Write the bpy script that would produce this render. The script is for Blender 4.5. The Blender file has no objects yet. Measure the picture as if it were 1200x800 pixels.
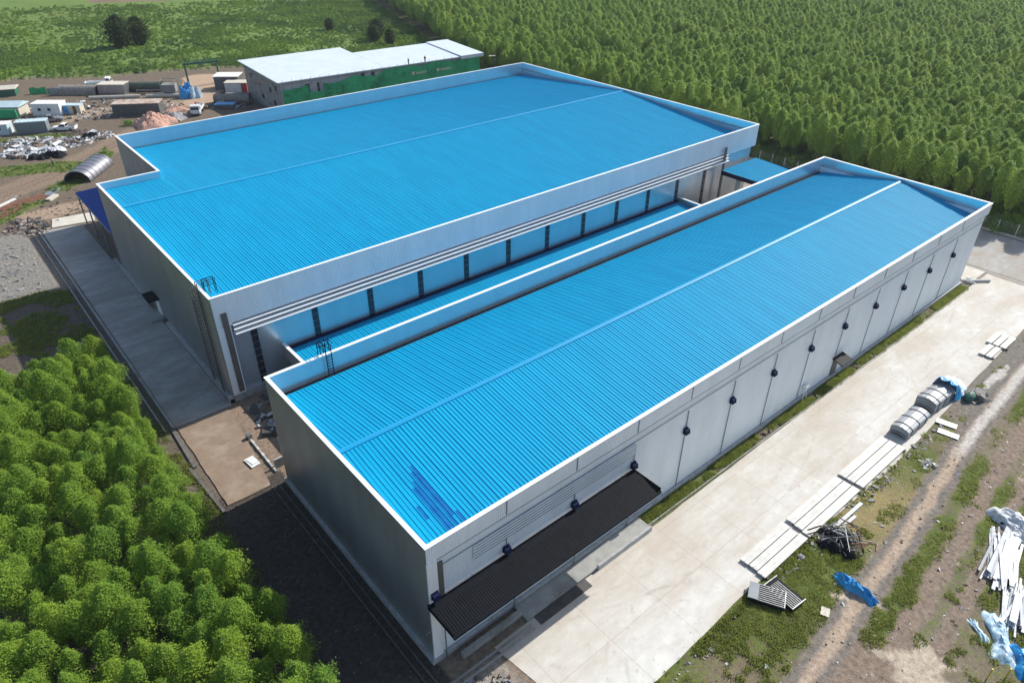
import bpy, math, random
import numpy as np
from mathutils import Vector, Matrix
random.seed(7); rng=np.random.default_rng(11)
S=bpy.context.scene
COL=S.collection
R=math.radians
# ------------------------------------------------------------------ helpers
ORG={}
def tag(o,label=None,cat=None,group=None,kind=None):
    if label: o['label']=label
    if cat: o['category']=cat
    if group: o['group']=group
    if kind: o['kind']=kind
    return o
def thing(name,label,cat,loc=(0,0,0),rz=0,group=None,local=False):
    o=bpy.data.objects.new(name,None); COL.objects.link(o)
    o.empty_display_size=.5
    o.location=loc; o.rotation_euler=(0,0,rz)
    ORG[o.name]=Vector((0,0,0)) if local else Vector(loc)
    return tag(o,label,cat,group)
class MB:
    def __init__(s): s.v=[]; s.f=[]; s.m=[]
    def add(s,vs,fs,mi=0,M=None):
        b=len(s.v)
        if M is not None: vs=[M@Vector(v) for v in vs]
        s.v.extend([tuple(v) for v in vs]); s.f.extend([tuple(b+i for i in f) for f in fs]); s.m.extend([mi]*len(fs))
        return s
    def box(s,x0,x1,y0,y1,z0,z1,mi=0,M=None):
        vs=[(x0,y0,z0),(x1,y0,z0),(x1,y1,z0),(x0,y1,z0),(x0,y0,z1),(x1,y0,z1),(x1,y1,z1),(x0,y1,z1)]
        return s.add(vs,[(0,3,2,1),(4,5,6,7),(0,1,5,4),(1,2,6,5),(2,3,7,6),(3,0,4,7)],mi,M)
    def cbox(s,c,d,rz=0,mi=0,rx=0,ry=0):
        M=Matrix.Translation(c)@Matrix.Rotation(rz,4,'Z')@Matrix.Rotation(ry,4,'Y')@Matrix.Rotation(rx,4,'X')
        return s.box(-d[0]/2,d[0]/2,-d[1]/2,d[1]/2,-d[2]/2,d[2]/2,mi,M)
    def tube(s,p,q,r,n=8,mi=0,r2=None,cap=True):
        p=Vector(p);q=Vector(q); d=(q-p); 
        if d.length<1e-6: return s
        d.normalize(); a=d.orthogonal().normalized(); b=d.cross(a); r2=r if r2 is None else r2
        vs=[];
        for i in range(n):
            t=2*math.pi*i/n; vs.append(p+(a*math.cos(t)+b*math.sin(t))*r)
        for i in range(n):
            t=2*math.pi*i/n; vs.append(q+(a*math.cos(t)+b*math.sin(t))*r2)
        fs=[(i,(i+1)%n,n+(i+1)%n,n+i) for i in range(n)]
        if cap: fs+= [tuple(range(n))[::-1],tuple(range(n,2*n))]
        return s.add(vs,fs,mi)
    def prism(s,poly,z0,z1,mi=0,M=None):
        n=len(poly); vs=[(x,y,z0) for x,y in poly]+[(x,y,z1) for x,y in poly]
        fs=[tuple(range(n))[::-1],tuple(range(n,2*n))]+[(i,(i+1)%n,n+(i+1)%n,n+i) for i in range(n)]
        return s.add(vs,fs,mi,M)
    def side(s,poly,y0,y1,mi=0,M=None):   # poly in x,z extruded along y
        n=len(poly); vs=[(x,y0,z) for x,z in poly]+[(x,y1,z) for x,z in poly]
        fs=[tuple(range(n)),tuple(range(n,2*n))[::-1]]+[(i,n+i,n+(i+1)%n,(i+1)%n) for i in range(n)]
        return s.add(vs,fs,mi,M)
    def ribs(s,P0,U,V,N,L,pitch,prof,mi=0):   # profiled sheet
        P0=Vector(P0);U=Vector(U);V=Vector(V);N=Vector(N)
        us=[];k=0
        while k*pitch<L:
            for f,h in prof:
                u=(k+f)*pitch
                if u<L: us.append((u,h))
            k+=1
        us.append((L,0))
        vs=[];
        for u,h in us:
            a=P0+U*u+N*h; vs.append(a); vs.append(a+V)
        fs=[(2*i,2*i+2,2*i+3,2*i+1) for i in range(len(us)-1)]
        return s.add(vs,fs,mi)
    def build(s,name,mats,parent=None,smooth=False,label=None,org=None):
        if not isinstance(mats,(list,tuple)): mats=[mats]
        me=bpy.data.meshes.new(name)
        o=bpy.data.objects.new(name,me); COL.objects.link(o)
        g=Vector((0,0,0))
        if parent is not None:
            g=ORG.get(parent.name,g); o.parent=parent
        if org is not None: g=Vector(org); o.location=org
        ORG[o.name]=g
        vs=s.v if g.length==0 else [(v[0]-g.x,v[1]-g.y,v[2]-g.z) for v in s.v]
        me.from_pydata(vs,[],s.f)
        for m in mats: me.materials.append(m)
        me.polygons.foreach_set('material_index',s.m)
        if smooth: me.polygons.foreach_set('use_smooth',[True]*len(s.f))
        me.update()
        if label: o['label']=label
        return o
def copy_tree(o,parent=None):
    c=o.copy(); COL.objects.link(c); c.parent=parent
    for ch in list(o.children): copy_tree(ch,c)
    return c
# value noise in numpy
_T=rng.random((256,256))
def vn(x,y):
    xi=np.floor(x).astype(int); yi=np.floor(y).astype(int); fx=x-xi; fy=y-yi
    fx=fx*fx*(3-2*fx); fy=fy*fy*(3-2*fy)
    g=lambda a,b:_T[a%256,b%256]
    return (g(xi,yi)*(1-fx)+g(xi+1,yi)*fx)*(1-fy)+(g(xi,yi+1)*(1-fx)+g(xi+1,yi+1)*fx)*fy
def fbm(x,y,sc,o=4):
    r=0;a=.5;t=0
    for k in range(o):
        r=r+a*vn(x/sc*2**k+17.3*k,y/sc*2**k+5.1*k); t+=a; a*=.5
    return r/t
# ------------------------------------------------------------------ materials
def nt(name):
    m=bpy.data.materials.new(name); m.use_nodes=True; t=m.node_tree; t.nodes.clear()
    out=t.nodes.new('ShaderNodeOutputMaterial'); b=t.nodes.new('ShaderNodeBsdfPrincipled'); t.links.new(b.outputs[0],out.inputs[0])
    return m,t,b,out
def N(t,ty,**k):
    n=t.nodes.new(ty)
    for a,v in k.items():
        if a.startswith('i_'):
            key=a[2:]; key=int(key) if key.isdigit() else key.replace('_',' ')
            n.inputs[key].default_value=v
        else: setattr(n,a,v)
    return n
def c4(c): return (c[0],c[1],c[2],1)
def pm(name,c1,c2=None,rough=.6,metal=0,scale=1.5,detail=5,bump=0,bscale=8,lo=.35,hi=.65,stretch=None,spec=None,extra=None):
    m,t,b,out=nt(name); L=t.links.new
    c2=c2 or tuple(x*.75 for x in c1)
    geo=N(t,'ShaderNodeNewGeometry'); src=geo.outputs['Position']
    if stretch:
        mp=N(t,'ShaderNodeMapping'); mp.inputs['Scale'].default_value=stretch; L(src,mp.inputs[0]); src=mp.outputs[0]
    n=N(t,'ShaderNodeTexNoise',i_Scale=scale,i_Detail=detail,i_Roughness=.6); L(src,n.inputs['Vector'])
    mr=N(t,'ShaderNodeMapRange'); mr.inputs[1].default_value=lo; mr.inputs[2].default_value=hi; L(n.outputs[0],mr.inputs[0])
    mx=N(t,'ShaderNodeMix',data_type='RGBA'); L(mr.outputs[0],mx.inputs[0]); mx.inputs[6].default_value=c4(c1); mx.inputs[7].default_value=c4(c2)
    col=mx.outputs[2]
    if extra:
        c3,sc3,lo3,hi3=extra
        n3=N(t,'ShaderNodeTexNoise',i_Scale=sc3,i_Detail=6,i_Roughness=.65); L(geo.outputs['Position'],n3.inputs['Vector'])
        m3=N(t,'ShaderNodeMapRange'); m3.inputs[1].default_value=lo3; m3.inputs[2].default_value=hi3; L(n3.outputs[0],m3.inputs[0])
        x3=N(t,'ShaderNodeMix',data_type='RGBA'); L(m3.outputs[0],x3.inputs[0]); L(col,x3.inputs[6]); x3.inputs[7].default_value=c4(c3); col=x3.outputs[2]
    L(col,b.inputs['Base Color'])
    b.inputs['Roughness'].default_value=rough; b.inputs['Metallic'].default_value=metal
    if spec is not None: b.inputs['Specular IOR Level'].default_value=spec
    if bump:
        nb=N(t,'ShaderNodeTexNoise',i_Scale=bscale,i_Detail=4); L(geo.outputs['Position'],nb.inputs['Vector'])
        bp=N(t,'ShaderNodeBump',i_Strength=bump,i_Distance=.05); L(nb.outputs[0],bp.inputs['Height']); L(bp.outputs[0],b.inputs['Normal'])
    return m
M={}
M['roof']=pm('roof_blue',(.003,.34,.59),(.003,.295,.53),rough=.6,metal=.0,scale=.35,bump=.06,bscale=1.2,stretch=(3,.4,1),spec=.28)
M['roof'].node_tree.nodes['Principled BSDF'].inputs['Specular Tint'].default_value=(.15,.9,1,1)
M['ridge']=pm('ridge_blue',(.003,.30,.57),(.003,.28,.54),rough=.35,spec=.45)
M['film']=pm('film_blue',(.002,.115,.36),(.002,.17,.44),rough=.5,scale=1.2,spec=.12)
M['sheet']=pm('zinc_sheet',(.83,.88,.93),(.75,.80,.85),rough=.42,metal=.08,scale=.5,stretch=(1,1,.25))
M['gloss']=pm('zinc_sheet_gloss',(.66,.72,.78),(.60,.66,.72),rough=.27,metal=.62,scale=.5,stretch=(1,1,.25))
M['sheet_shaded']=pm('zinc_sheet_shaded',(.43,.455,.46),(.36,.38,.39),rough=.36,metal=.6,scale=.4,stretch=(1,1,.25))  # darker copy of the wall sheet, shade of the end faces put into the colour
M['cap']=pm('white_flashing',(.86,.87,.88),(.8,.81,.82),rough=.4,scale=1)
M['joint']=pm('joint_dark',(.17,.20,.24),rough=.6)
M['darkwin']=pm('dark_glass',(.02,.024,.035),(.03,.035,.05),rough=.15,scale=3)
M['black']=pm('black_sheet',(.005,.0065,.010),(.008,.010,.015),rough=.6,spec=.1,scale=2)
M['navy']=pm('navy_paint',(.006,.013,.055),(.005,.01,.04),rough=.7,spec=.1)
M['brownpipe']=pm('brown_flashing',(.10,.09,.085),(.14,.125,.115),rough=.5,scale=.6)
M['steel']=pm('galv_steel',(.30,.31,.32),(.2,.21,.22),rough=.45,metal=.6,scale=4)
M['white']=pm('white_paint',(.78,.79,.78),(.66,.67,.66),rough=.45,scale=2)
M['cream']=pm('cream_paint',(.6,.56,.47),(.5,.46,.38),rough=.6,scale=2)
M['conc']=pm('weathered_concrete',(.36,.36,.34),(.27,.27,.26),rough=.85,scale=.7,bump=.3,extra=((.17,.16,.14),.25,.55,.7))
M['darkkerb']=pm('dirty_kerb',(.15,.145,.135),(.09,.085,.08),rough=.9,scale=1.2)
M['curb']=pm('curb_concrete',(.42,.43,.43),(.3,.3,.3),rough=.85,scale=1.5,bump=.2)
M['beige']=pm('fresh_concrete',(.62,.58,.50),(.52,.48,.41),rough=.85,scale=.8)
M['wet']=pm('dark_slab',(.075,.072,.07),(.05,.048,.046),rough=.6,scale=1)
M['panel']=pm('precast_panel',(.66,.65,.61),(.54,.53,.49),rough=.7,scale=1.2)
M['timber']=pm('timber',(.10,.08,.06),(.06,.05,.04),rough=.8)
M['rust']=pm('rusty_roof',(.36,.25,.19),(.5,.44,.38),rough=.7,scale=.9,extra=((.22,.10,.055),.6,.52,.64))
M['rustplate']=pm('rust_plate',(.20,.075,.035),(.12,.05,.03),rough=.8,scale=.8)
M['greycont']=pm('grey_container',(.16,.19,.22),(.2,.23,.26),rough=.5,scale=1)
M['darkgrey']=pm('dark_grey_paint',(.075,.08,.085),(.11,.11,.115),rough=.6,scale=1)
M['paleblue']=pm('pale_blue_roof',(.50,.62,.66),(.42,.54,.58),rough=.5,scale=1)
M['net']=pm('green_net',(.02,.30,.12),(.03,.42,.17),rough=.9,scale=.35,detail=7,bump=.6,bscale=1.5,extra=((.012,.12,.06),.22,.52,.68))
M['green']=pm('green_paint',(.02,.09,.06),(.03,.13,.09),rough=.5,scale=2)
M['olive']=pm('olive_tank',(.06,.085,.06),(.10,.12,.085),rough=.6,scale=1)
M['bluetarp']=pm('blue_tarp',(.01,.22,.55),(.03,.34,.68),rough=.35,scale=1.5,bump=.8,bscale=3)
M['tarplight']=pm('light_tarp',(.35,.55,.68),(.5,.63,.7),rough=.4,scale=2,bump=.8,bscale=3)
M['blockwall']=pm('grey_block',(.20,.205,.205),(.27,.275,.27),rough=.85,scale=.7,extra=((.11,.11,.11),.5,.55,.65))
M['frontwall']=pm('pale_render',(.42,.45,.48),(.34,.37,.40),rough=.8,scale=.5)
M['greyroof']=pm('pale_metal_roof',(.60,.67,.71),(.54,.61,.66),rough=.45,scale=.3)
M['pink']=pm('pink_gravel',(.42,.24,.18),(.5,.31,.24),rough=.95,scale=1,bump=1,bscale=3)
M['gravel']=pm('grey_gravel',(.20,.20,.21),(.3,.3,.31),rough=.95,scale=2,bump=1,bscale=4)
M['tyre']=pm('rubber',(.02,.02,.02),rough=.8)
M['glass']=pm('vehicle_glass',(.02,.025,.03),rough=.08)
M['red']=pm('red_paint',(.35,.04,.03),(.25,.04,.03),rough=.5)
M['yellow']=pm('yellow_paint',(.65,.42,.03),rough=.5)
M['concpipe']=pm('concrete_pipe',(.27,.25,.22),(.19,.18,.16),rough=.8,scale=1)
M['silver']=pm('silver_corrugated',(.30,.30,.33),(.22,.22,.25),rough=.4,metal=.7,scale=1)
M['wrap']=pm('stretch_wrap',(.27,.29,.31),(.36,.38,.40),rough=.5,metal=.1,scale=1.2,stretch=(.4,3,3))
M['trunk']=pm('bark',(.16,.13,.10),(.24,.21,.17),rough=.9,scale=3)
M['skin']=pm('skin',(.30,.17,.11),rough=.6)
M['cloth']=pm('work_clothes',(.05,.06,.10),(.08,.08,.1),rough=.9)
M['clothr']=pm('red_shirt',(.40,.05,.05),rough=.9)
M['debw']=pm('white_scrap',(.66,.68,.70),(.45,.47,.5),rough=.55,scale=2.5)
M['debd']=pm('dark_scrap',(.045,.045,.05),(.09,.085,.08),rough=.6,scale=2.5)
M['debb']=pm('brown_scrap',(.2,.14,.1),(.12,.09,.07),rough=.85,scale=2)
M['rubble']=pm('rubble',(.35,.33,.30),(.22,.2,.18),rough=.9,scale=3)
M['silverpaint']=pm('silver_car',(.35,.37,.39),rough=.3,metal=.5)
# ---- leaves
def leafmat(name,c1,c2,c3,rnd=.48,sc=1.3):
    m,t,b,out=nt(name); L=t.links.new
    geo=N(t,'ShaderNodeNewGeometry'); n=N(t,'ShaderNodeTexNoise',i_Scale=sc,i_Detail=4); L(geo.outputs['Position'],n.inputs['Vector'])
    mr=N(t,'ShaderNodeMapRange'); mr.inputs[1].default_value=.35; mr.inputs[2].default_value=.65; L(n.outputs[0],mr.inputs[0])
    mx=N(t,'ShaderNodeMix',data_type='RGBA'); L(mr.outputs[0],mx.inputs[0]); mx.inputs[6].default_value=c4(c1); mx.inputs[7].default_value=c4(c2)
    oi=N(t,'ShaderNodeObjectInfo'); m2=N(t,'ShaderNodeMath',operation='MULTIPLY'); L(oi.outputs['Random'],m2.inputs[0]); m2.inputs[1].default_value=rnd*2
    mx2=N(t,'ShaderNodeMix',data_type='RGBA'); L(m2.outputs[0],mx2.inputs[0]); L(mx.outputs[2],mx2.inputs[6]); mx2.inputs[7].default_value=c4(c3)
    L(mx2.outputs[2],b.inputs['Base Color']); b.inputs['Roughness'].default_value=.55; b.inputs['Specular IOR Level'].default_value=.12
    tr=N(t,'ShaderNodeBsdfTranslucent'); L(mx2.outputs[2],tr.inputs[0])
    ms=N(t,'ShaderNodeMixShader'); ms.inputs[0].default_value=.46; L(b.outputs[0],ms.inputs[1]); L(tr.outputs[0],ms.inputs[2]); L(ms.outputs[0],out.inputs[0])
    return m
M['leafL']=leafmat('leaf_plantation_near',(.22,.36,.05),(.135,.26,.04),(.27,.39,.05))
M['leafR']=leafmat('leaf_plantation_far',(.28,.42,.085),(.18,.31,.065),(.34,.45,.085))
M['leafD']=leafmat('leaf_dark',(.03,.06,.018),(.02,.045,.015),(.045,.075,.02))
M['scrub']=leafmat('scrub_leaf',(.24,.38,.05),(.09,.19,.05),(.28,.36,.12),rnd=.25,sc=.05)
M['grass']=leafmat('grass_blade',(.30,.35,.08),(.19,.24,.055),(.38,.33,.13),rnd=.1)
# ---- ground
def groundmat():
    m,t,b,out=nt('soil_and_grass'); L=t.links.new
    geo=N(t,'ShaderNodeNewGeometry'); P=geo.outputs['Position']
    ca=N(t,'ShaderNodeAttribute',attribute_name='soil'); ga=N(t,'ShaderNodeAttribute',attribute_name='green')
    def noise(s,d=5,r=.65):
        n=N(t,'ShaderNodeTexNoise',i_Scale=s,i_Detail=d,i_Roughness=r); L(P,n.inputs['Vector']); return n.outputs[0]
    n1=noise(2.2,7); n2=noise(.5,4); n3=noise(9,4)
    # soil * variation
    mr=N(t,'ShaderNodeMapRange'); mr.inputs[1].default_value=.3; mr.inputs[2].default_value=.7; mr.inputs[3].default_value=.62; mr.inputs[4].default_value=1.35; L(n1,mr.inputs[0])
    sc=N(t,'ShaderNodeVectorMath',operation='SCALE'); L(ca.outputs['Color'],sc.inputs[0]); L(mr.outputs[0],sc.inputs['Scale'])
    # stones
    vo=N(t,'ShaderNodeTexVoronoi',i_Scale=2.6); L(P,vo.inputs['Vector'])
    st=N(t,'ShaderNodeMapRange'); st.inputs[1].default_value=.10; st.inputs[2].default_value=.16; st.inputs[3].default_value=.55; st.inputs[4].default_value=0; L(vo.outputs['Distance'],st.inputs[0])
    stn=N(t,'ShaderNodeMath',operation='MULTIPLY'); L(st.outputs[0],stn.inputs[0]); gt=N(t,'ShaderNodeMath',operation='GREATER_THAN'); gt.inputs[1].default_value=.52; L(n2,gt.inputs[0]); L(gt.outputs[0],stn.inputs[1])
    mxs=N(t,'ShaderNodeMix',data_type='RGBA'); L(stn.outputs[0],mxs.inputs[0]); L(sc.outputs[0],mxs.inputs[6]); mxs.inputs[7].default_value=(.42,.40,.36,1)
    # grass colour
    gm=N(t,'ShaderNodeMapRange'); gm.inputs[1].default_value=.35; gm.inputs[2].default_value=.65; L(n2,gm.inputs[0])
    g1=N(t,'ShaderNodeMix',data_type='RGBA'); L(gm.outputs[0],g1.inputs[0]); g1.inputs[6].default_value=(.085,.125,.028,1); g1.inputs[7].default_value=(.13,.15,.04,1)
    g2=N(t,'ShaderNodeVectorMath',operation='SCALE'); L(g1.outputs[2],g2.inputs[0]); L(mr.outputs[0],g2.inputs['Scale'])
    # threshold
    a=N(t,'ShaderNodeMath',operation='ADD'); L(ga.outputs['Fac'],a.inputs[0]); L(n3,a.inputs[1])
    a2=N(t,'ShaderNodeMath',operation='ADD'); L(a.outputs[0],a2.inputs[0]); L(n1,a2.inputs[1])
    th=N(t,'ShaderNodeMapRange'); th.inputs[1].default_value=1.38; th.inputs[2].default_value=1.62; L(a2.outputs[0],th.inputs[0])
    mx=N(t,'ShaderNodeMix',data_type='RGBA'); L(th.outputs[0],mx.inputs[0]); L(mxs.outputs[2],mx.inputs[6]); L(g2.outputs[0],mx.inputs[7])
    L(mx.outputs[2],b.inputs['Base Color']); b.inputs['Roughness'].default_value=.92; b.inputs['Specular IOR Level'].default_value=.15
    bp=N(t,'ShaderNodeBump',i_Strength=.7,i_Distance=.12); ad=N(t,'ShaderNodeMath',operation='ADD'); L(n1,ad.inputs[0]); L(n3,ad.inputs[1]); L(ad.outputs[0],bp.inputs['Height']); L(bp.outputs[0],b.inputs['Normal'])
    return m
M['ground']=groundmat()
def roadmat(name,base,dirt,dirtamt,stain):
    m,t,b,out=nt(name); L=t.links.new
    geo=N(t,'ShaderNodeNewGeometry'); P=geo.outputs['Position']
    def noise(s,d=6,r=.6,st=None):
        n=N(t,'ShaderNodeTexNoise',i_Scale=s,i_Detail=d,i_Roughness=r)
        if st:
            mp=N(t,'ShaderNodeMapping'); mp.inputs['Scale'].default_value=st; L(P,mp.inputs[0]); L(mp.outputs[0],n.inputs['Vector'])
        else: L(P,n.inputs['Vector'])
        return n.outputs[0]
    def rng_(v,a,bb,c=0,d=1):
        mr=N(t,'ShaderNodeMapRange'); mr.inputs[1].default_value=a; mr.inputs[2].default_value=bb; mr.inputs[3].default_value=c; mr.inputs[4].default_value=d; L(v,mr.inputs[0]); return mr.outputs[0]
    def mix(f,a,c):
        x=N(t,'ShaderNodeMix',data_type='RGBA'); L(f,x.inputs[0]); 
        if isinstance(a,tuple): x.inputs[6].default_value=c4(a)
        else: L(a,x.inputs[6])
        x.inputs[7].default_value=c4(c); return x.outputs[2]
    def mul(a,bb):
        x=N(t,'ShaderNodeMath',operation='MULTIPLY'); L(a,x.inputs[0])
        if isinstance(bb,float): x.inputs[1].default_value=bb
        else: L(bb,x.inputs[1])
        return x.outputs[0]
    col=mix(rng_(noise(.9),.35,.65),base,tuple(x*.87 for x in base))
    col=mix(rng_(noise(.16,7,.7,(.35,1,1)),.5-dirtamt*.15,.72-dirtamt*.15,0,.85),col,dirt)
    col=mix(rng_(noise(1.7,5,.7),.63,.72,0,.6),col,stain)
    col=mix(rng_(noise(.55,8,.75),.60,.66,0,.5),col,tuple(x*.8 for x in dirt)); col=mix(rng_(noise(3.5,3,.5),.70,.73,0,.7),col,stain)
    sx=N(t,'ShaderNodeSeparateXYZ'); L(P,sx.inputs[0])
    dm=N(t,'ShaderNodeMath',operation='MULTIPLY'); L(rng_(sx.outputs['Y'],-8.,-2.5),dm.inputs[0]); L(rng_(noise(.4,7,.7,(.4,1,1)),.38,.6),dm.inputs[1])
    dm2=N(t,'ShaderNodeMath',operation='MULTIPLY'); L(dm.outputs[0],dm2.inputs[0]); dm2.inputs[1].default_value=.75
    col=mix(dm2.outputs[0],col,dirt)
    # slab joints
    def joint(axis,period,off,w):
        a=N(t,'ShaderNodeMath',operation='ADD'); L(sx.outputs[axis],a.inputs[0]); a.inputs[1].default_value=off
        pp=N(t,'ShaderNodeMath',operation='PINGPONG'); L(a.outputs[0],pp.inputs[0]); pp.inputs[1].default_value=period/2
        return rng_(pp.outputs[0],w*.5,w,.32,0)
    col=mix(joint('X',6.,0,.05),col,tuple(x*.6 for x in dirt)); col=mix(joint('Y',5.,-2.3+5*4,.05),col,tuple(x*.6 for x in dirt))
    # tyre marks
    nm=rng_(noise(.5,4),.48,.62)
    for cx,cy,r in ((16,-14.6,8.2),(16,-14.6,6.6),(74,-16,11.5),(74,-16,9.7),(60,8,14.0),(60,8,15.8),(90,-18,15.0),(30,40,46.5),(30,40,48.2)):
        d=N(t,'ShaderNodeVectorMath',operation='DISTANCE'); L(P,d.inputs[0]); d.inputs[1].default_value=(cx,cy,0)
        s=N(t,'ShaderNodeMath',operation='SUBTRACT'); L(d.outputs['Value'],s.inputs[0]); s.inputs[1].default_value=r
        ab=N(t,'ShaderNodeMath',operation='ABSOLUTE'); L(s.outputs[0],ab.inputs[0])
        col=mix(mul(rng_(ab.outputs[0],.05,.22,.2,0),nm),col,stain)
    L(col,b.inputs['Base Color']); b.inputs['Roughness'].default_value=.85; b.inputs['Specular IOR Level'].default_value=.2
    bp=N(t,'ShaderNodeBump',i_Strength=.25,i_Distance=.03); L(noise(6,5),bp.inputs['Height']); L(bp.outputs[0],b.inputs['Normal'])
    return m
M['road']=roadmat('road_concrete',(.66,.65,.61),(.47,.415,.345),.6,(.24,.20,.16))
M['yard']=roadmat('yard_concrete',(.40,.40,.39),(.30,.26,.21),.4,(.16,.14,.12))
M['apron']=roadmat('apron_concrete',(.50,.50,.485),(.30,.275,.24),.7,(.12,.11,.10))
M['pad']=pm('compacted_soil',(.27,.20,.145),(.22,.16,.115),rough=.95,scale=.8,bump=.5,bscale=9,extra=((.33,.26,.2),.35,.5,.7))

# ------------------------------------------------------------------ ground
def build_ground():
    xs=np.concatenate([[-2500,-900,-400,-200,-120,-80,-60],np.arange(-45,112,.34),np.arange(112,135,.8),np.arange(136,420,5),[450,520,700,1200,2600]])
    ys=np.concatenate([[-2500,-700,-300,-150,-90,-60],np.arange(-45,62,.3),np.arange(62,240,.6),np.arange(240,430,3.),[440,470,520,600,800,1200,2600]])
    X,Y=np.meshgrid(xs,ys); x=X.ravel(); y=Y.ravel()
    n1=fbm(x,y,9.,5); n2=fbm(x+300,y,2.5,4); n3=fbm(x,y+400,30,4)
    soil=np.stack([.235+0*x,.185+0*x,.14+0*x],1); green=np.full_like(x,.12)
    def setm(mask,c,g):
        k=mask[:,None]
        soil[:]=soil*(1-k)+np.array(c)[None]*k
        green[:]=green*(1-mask)+(g*mask)
    def ss(v,a,b): 
        tt=np.clip((v-a)/(b-a),0,1); return tt*tt*(3-2*tt)
    # general tonal drift
    soil*= (0.75+.5*n1)[:,None]
    # far field
    edge=240-.42*x+ (n1-.5)*18
    setm(ss(y-edge,-3,3)*(x<124),(.13,.20,.045),.25+(n3-.5)*.9)
    # ploughed field at the far top
    setm(ss(y-(414-.45*x-(n3-.5)*8),-4,4)*(x>70),(.20,.14,.10),.1)
    setm(ss(y-(445-.45*x),-4,4),(.10,.155,.045),.5)
    setm(ss(x-124,-2,2),(.10,.09,.06),.45)
    setm(((x>120)&(y>205)&(x<126.5+(y-158)*.36)).astype(float),(.12,.18,.045),.3+(n3-.5)*.8)
    setm(ss(x-404,-2,2),(.08,.09,.05),.9)
    # yard soil
    yard=ss(y-112,-3,3)*ss(edge-y,-2,3)*(x<122)
    setm(yard,(.155,.122,.09),.16+(n1-.5)*.5)
    # tracks through the yard
    def line(pts,w,soft=.5):
        d=np.full_like(x,1e9)
        for (ax,ay),(bx,by) in zip(pts[:-1],pts[1:]):
            vx,vy=bx-ax,by-ay; tt=np.clip(((x-ax)*vx+(y-ay)*vy)/(vx*vx+vy*vy),0,1)
            d=np.minimum(d,np.hypot(x-ax-tt*vx,y-ay-tt*vy))
        d=d+(n2-.5)*w*.6
        return 1-ss(d,w,w+soft)
    setm(line([(-30,122),(-8.5,133),(2,139),(17,152),(30,164),(44,176),(56,200)],3.4,1.5),(.235,.175,.125),-.3)
    for o in (-1.1,1.1):
        setm(line([(-30,122+o),(-8.5,133+o),(2,139+o),(17,152+o),(30,164+o)],.25,.3)*.6,(.17,.12,.09),-.3)
    setm(line([(46,178),(52,190),(56,204)],4.5,1.5),(.42,.30,.21),-.4)
    setm(line([(14,181),(22,184),(40,181)],2.5,1.5),(.30,.23,.17),-.3)
    setm(line([(-20,146),(-8,149),(3,145),(6,143)],2.6,1.2),(.16,.15,.1),.95)
    setm(line([(-6,171.5),(4,170),(14,165)],1.5,1.2),(.16,.15,.1),.8)
    setm(line([(2,131),(6,134)],2.,1.2),(.2,.18,.1),.7); setm(line([(14,147),(9,138)],1.6,1.2),(.2,.18,.1),.8)
    setm(line([(-12,119),(-4,125)],1.5,1.2),(.2,.18,.1),.75)
    setm(line([(-5,118),(3,118)],2.5,1),(.34,.25,.18),-.2)
    # grey rubble zone left of apron
    z=ss(y-84,-2,2)*ss(112-y,-2,2)*ss(-8-x,-1,1)
    setm(z,(.24,.225,.20),-.1+(n1-.5)*.3)
    setm(ss(y-76,-2,2)*ss(86-y,-2,2)*ss(-8-x,-1,1),(.19,.16,.11),.45)
    # dark strip along apron and the soil left of the buildings
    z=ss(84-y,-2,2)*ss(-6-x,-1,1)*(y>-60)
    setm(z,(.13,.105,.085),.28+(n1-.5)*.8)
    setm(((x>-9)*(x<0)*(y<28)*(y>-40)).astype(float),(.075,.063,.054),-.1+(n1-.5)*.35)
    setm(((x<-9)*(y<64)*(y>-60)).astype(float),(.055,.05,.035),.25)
    # between the buildings
    setm(((x>0)*(x<104)*(y>26)*(y<42)).astype(float),(.26,.19,.14),-.3)
    # south side: strip by the wall
    setm(((y<.2)*(y>-2.6)*(x>23)*(x<104)).astype(float)*1.,(.15,.12,.09),.50+(n1-.5)*.6)
    # right-hand waste ground
    s=((y<-11.6)*(x>-20)).astype(float)
    drift=(n1-.5)*2.2
    setm(s,(.235,.19,.15),.42+(n1-.5)*.9+(n2-.5)*.5)
    py=np.interp(x,[10,20.8,29.8,41.1,53.8,64.8,80.8,120],[-21.5,-19.9,-18.9,-18,-16.6,-15.7,-14.9,-13.2])
    dd=py-y+(n2-.5)*.7     # >0 south of the path
    setm(s*ss(-dd,.4,1.4)*ss(62-x,-4,4),(.2,.16,.11),.66+(n1-.5)*1.1)
    # dry patch
    setm(s*ss(-dd,.9,1.6)*np.exp(-((x-43)/8)**2)*.8,(.33,.26,.12),.30)
    setm(s*ss(x-63,-4,6)*ss(-dd,-.5,.5),(.19,.175,.15),.15+(n1-.5)*.5)
    band=lambda a,b,w=.5: ss(dd,a-w,a+w)*(1-ss(dd,b-w,b+w))
    setm(s*band(-1.3,1.3,.4),(.185,.165,.145),-.1)
    setm(s*band(1.5,3.0,.55)*ss(x-26,-3,5),(.19,.16,.11),.62+(n1-.5)*1.3)
    setm(s*band(3.1,4.6,.4),(.235,.18,.14),-.05+(n1-.5)*.5)
    setm(s*band(4.7,5.8,.5)*ss(x-34,-3,5),(.2,.17,.12),.52+(n1-.5)*1.3)
    setm(s*band(5.9,6.9,.3),(.225,.175,.135),-.1+(n1-.5)*.4)
    setm(s*ss(dd,6.9,7.3)*ss(x-30,-4,4),(.2,.165,.12),.45+(n1-.5)*.9)
    setm(s*ss(28-x,-3,3)*ss(dd,.8,1.8),(.23,.175,.135),.08+(n1-.5)*.6)
    setm(s*band(-.55,.55,.25),(.40,.31,.235),-.5)
    setm(s*band(-.4,.6,.25)*ss(x-56,-1,4),(.50,.47,.43),-.5)
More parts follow.
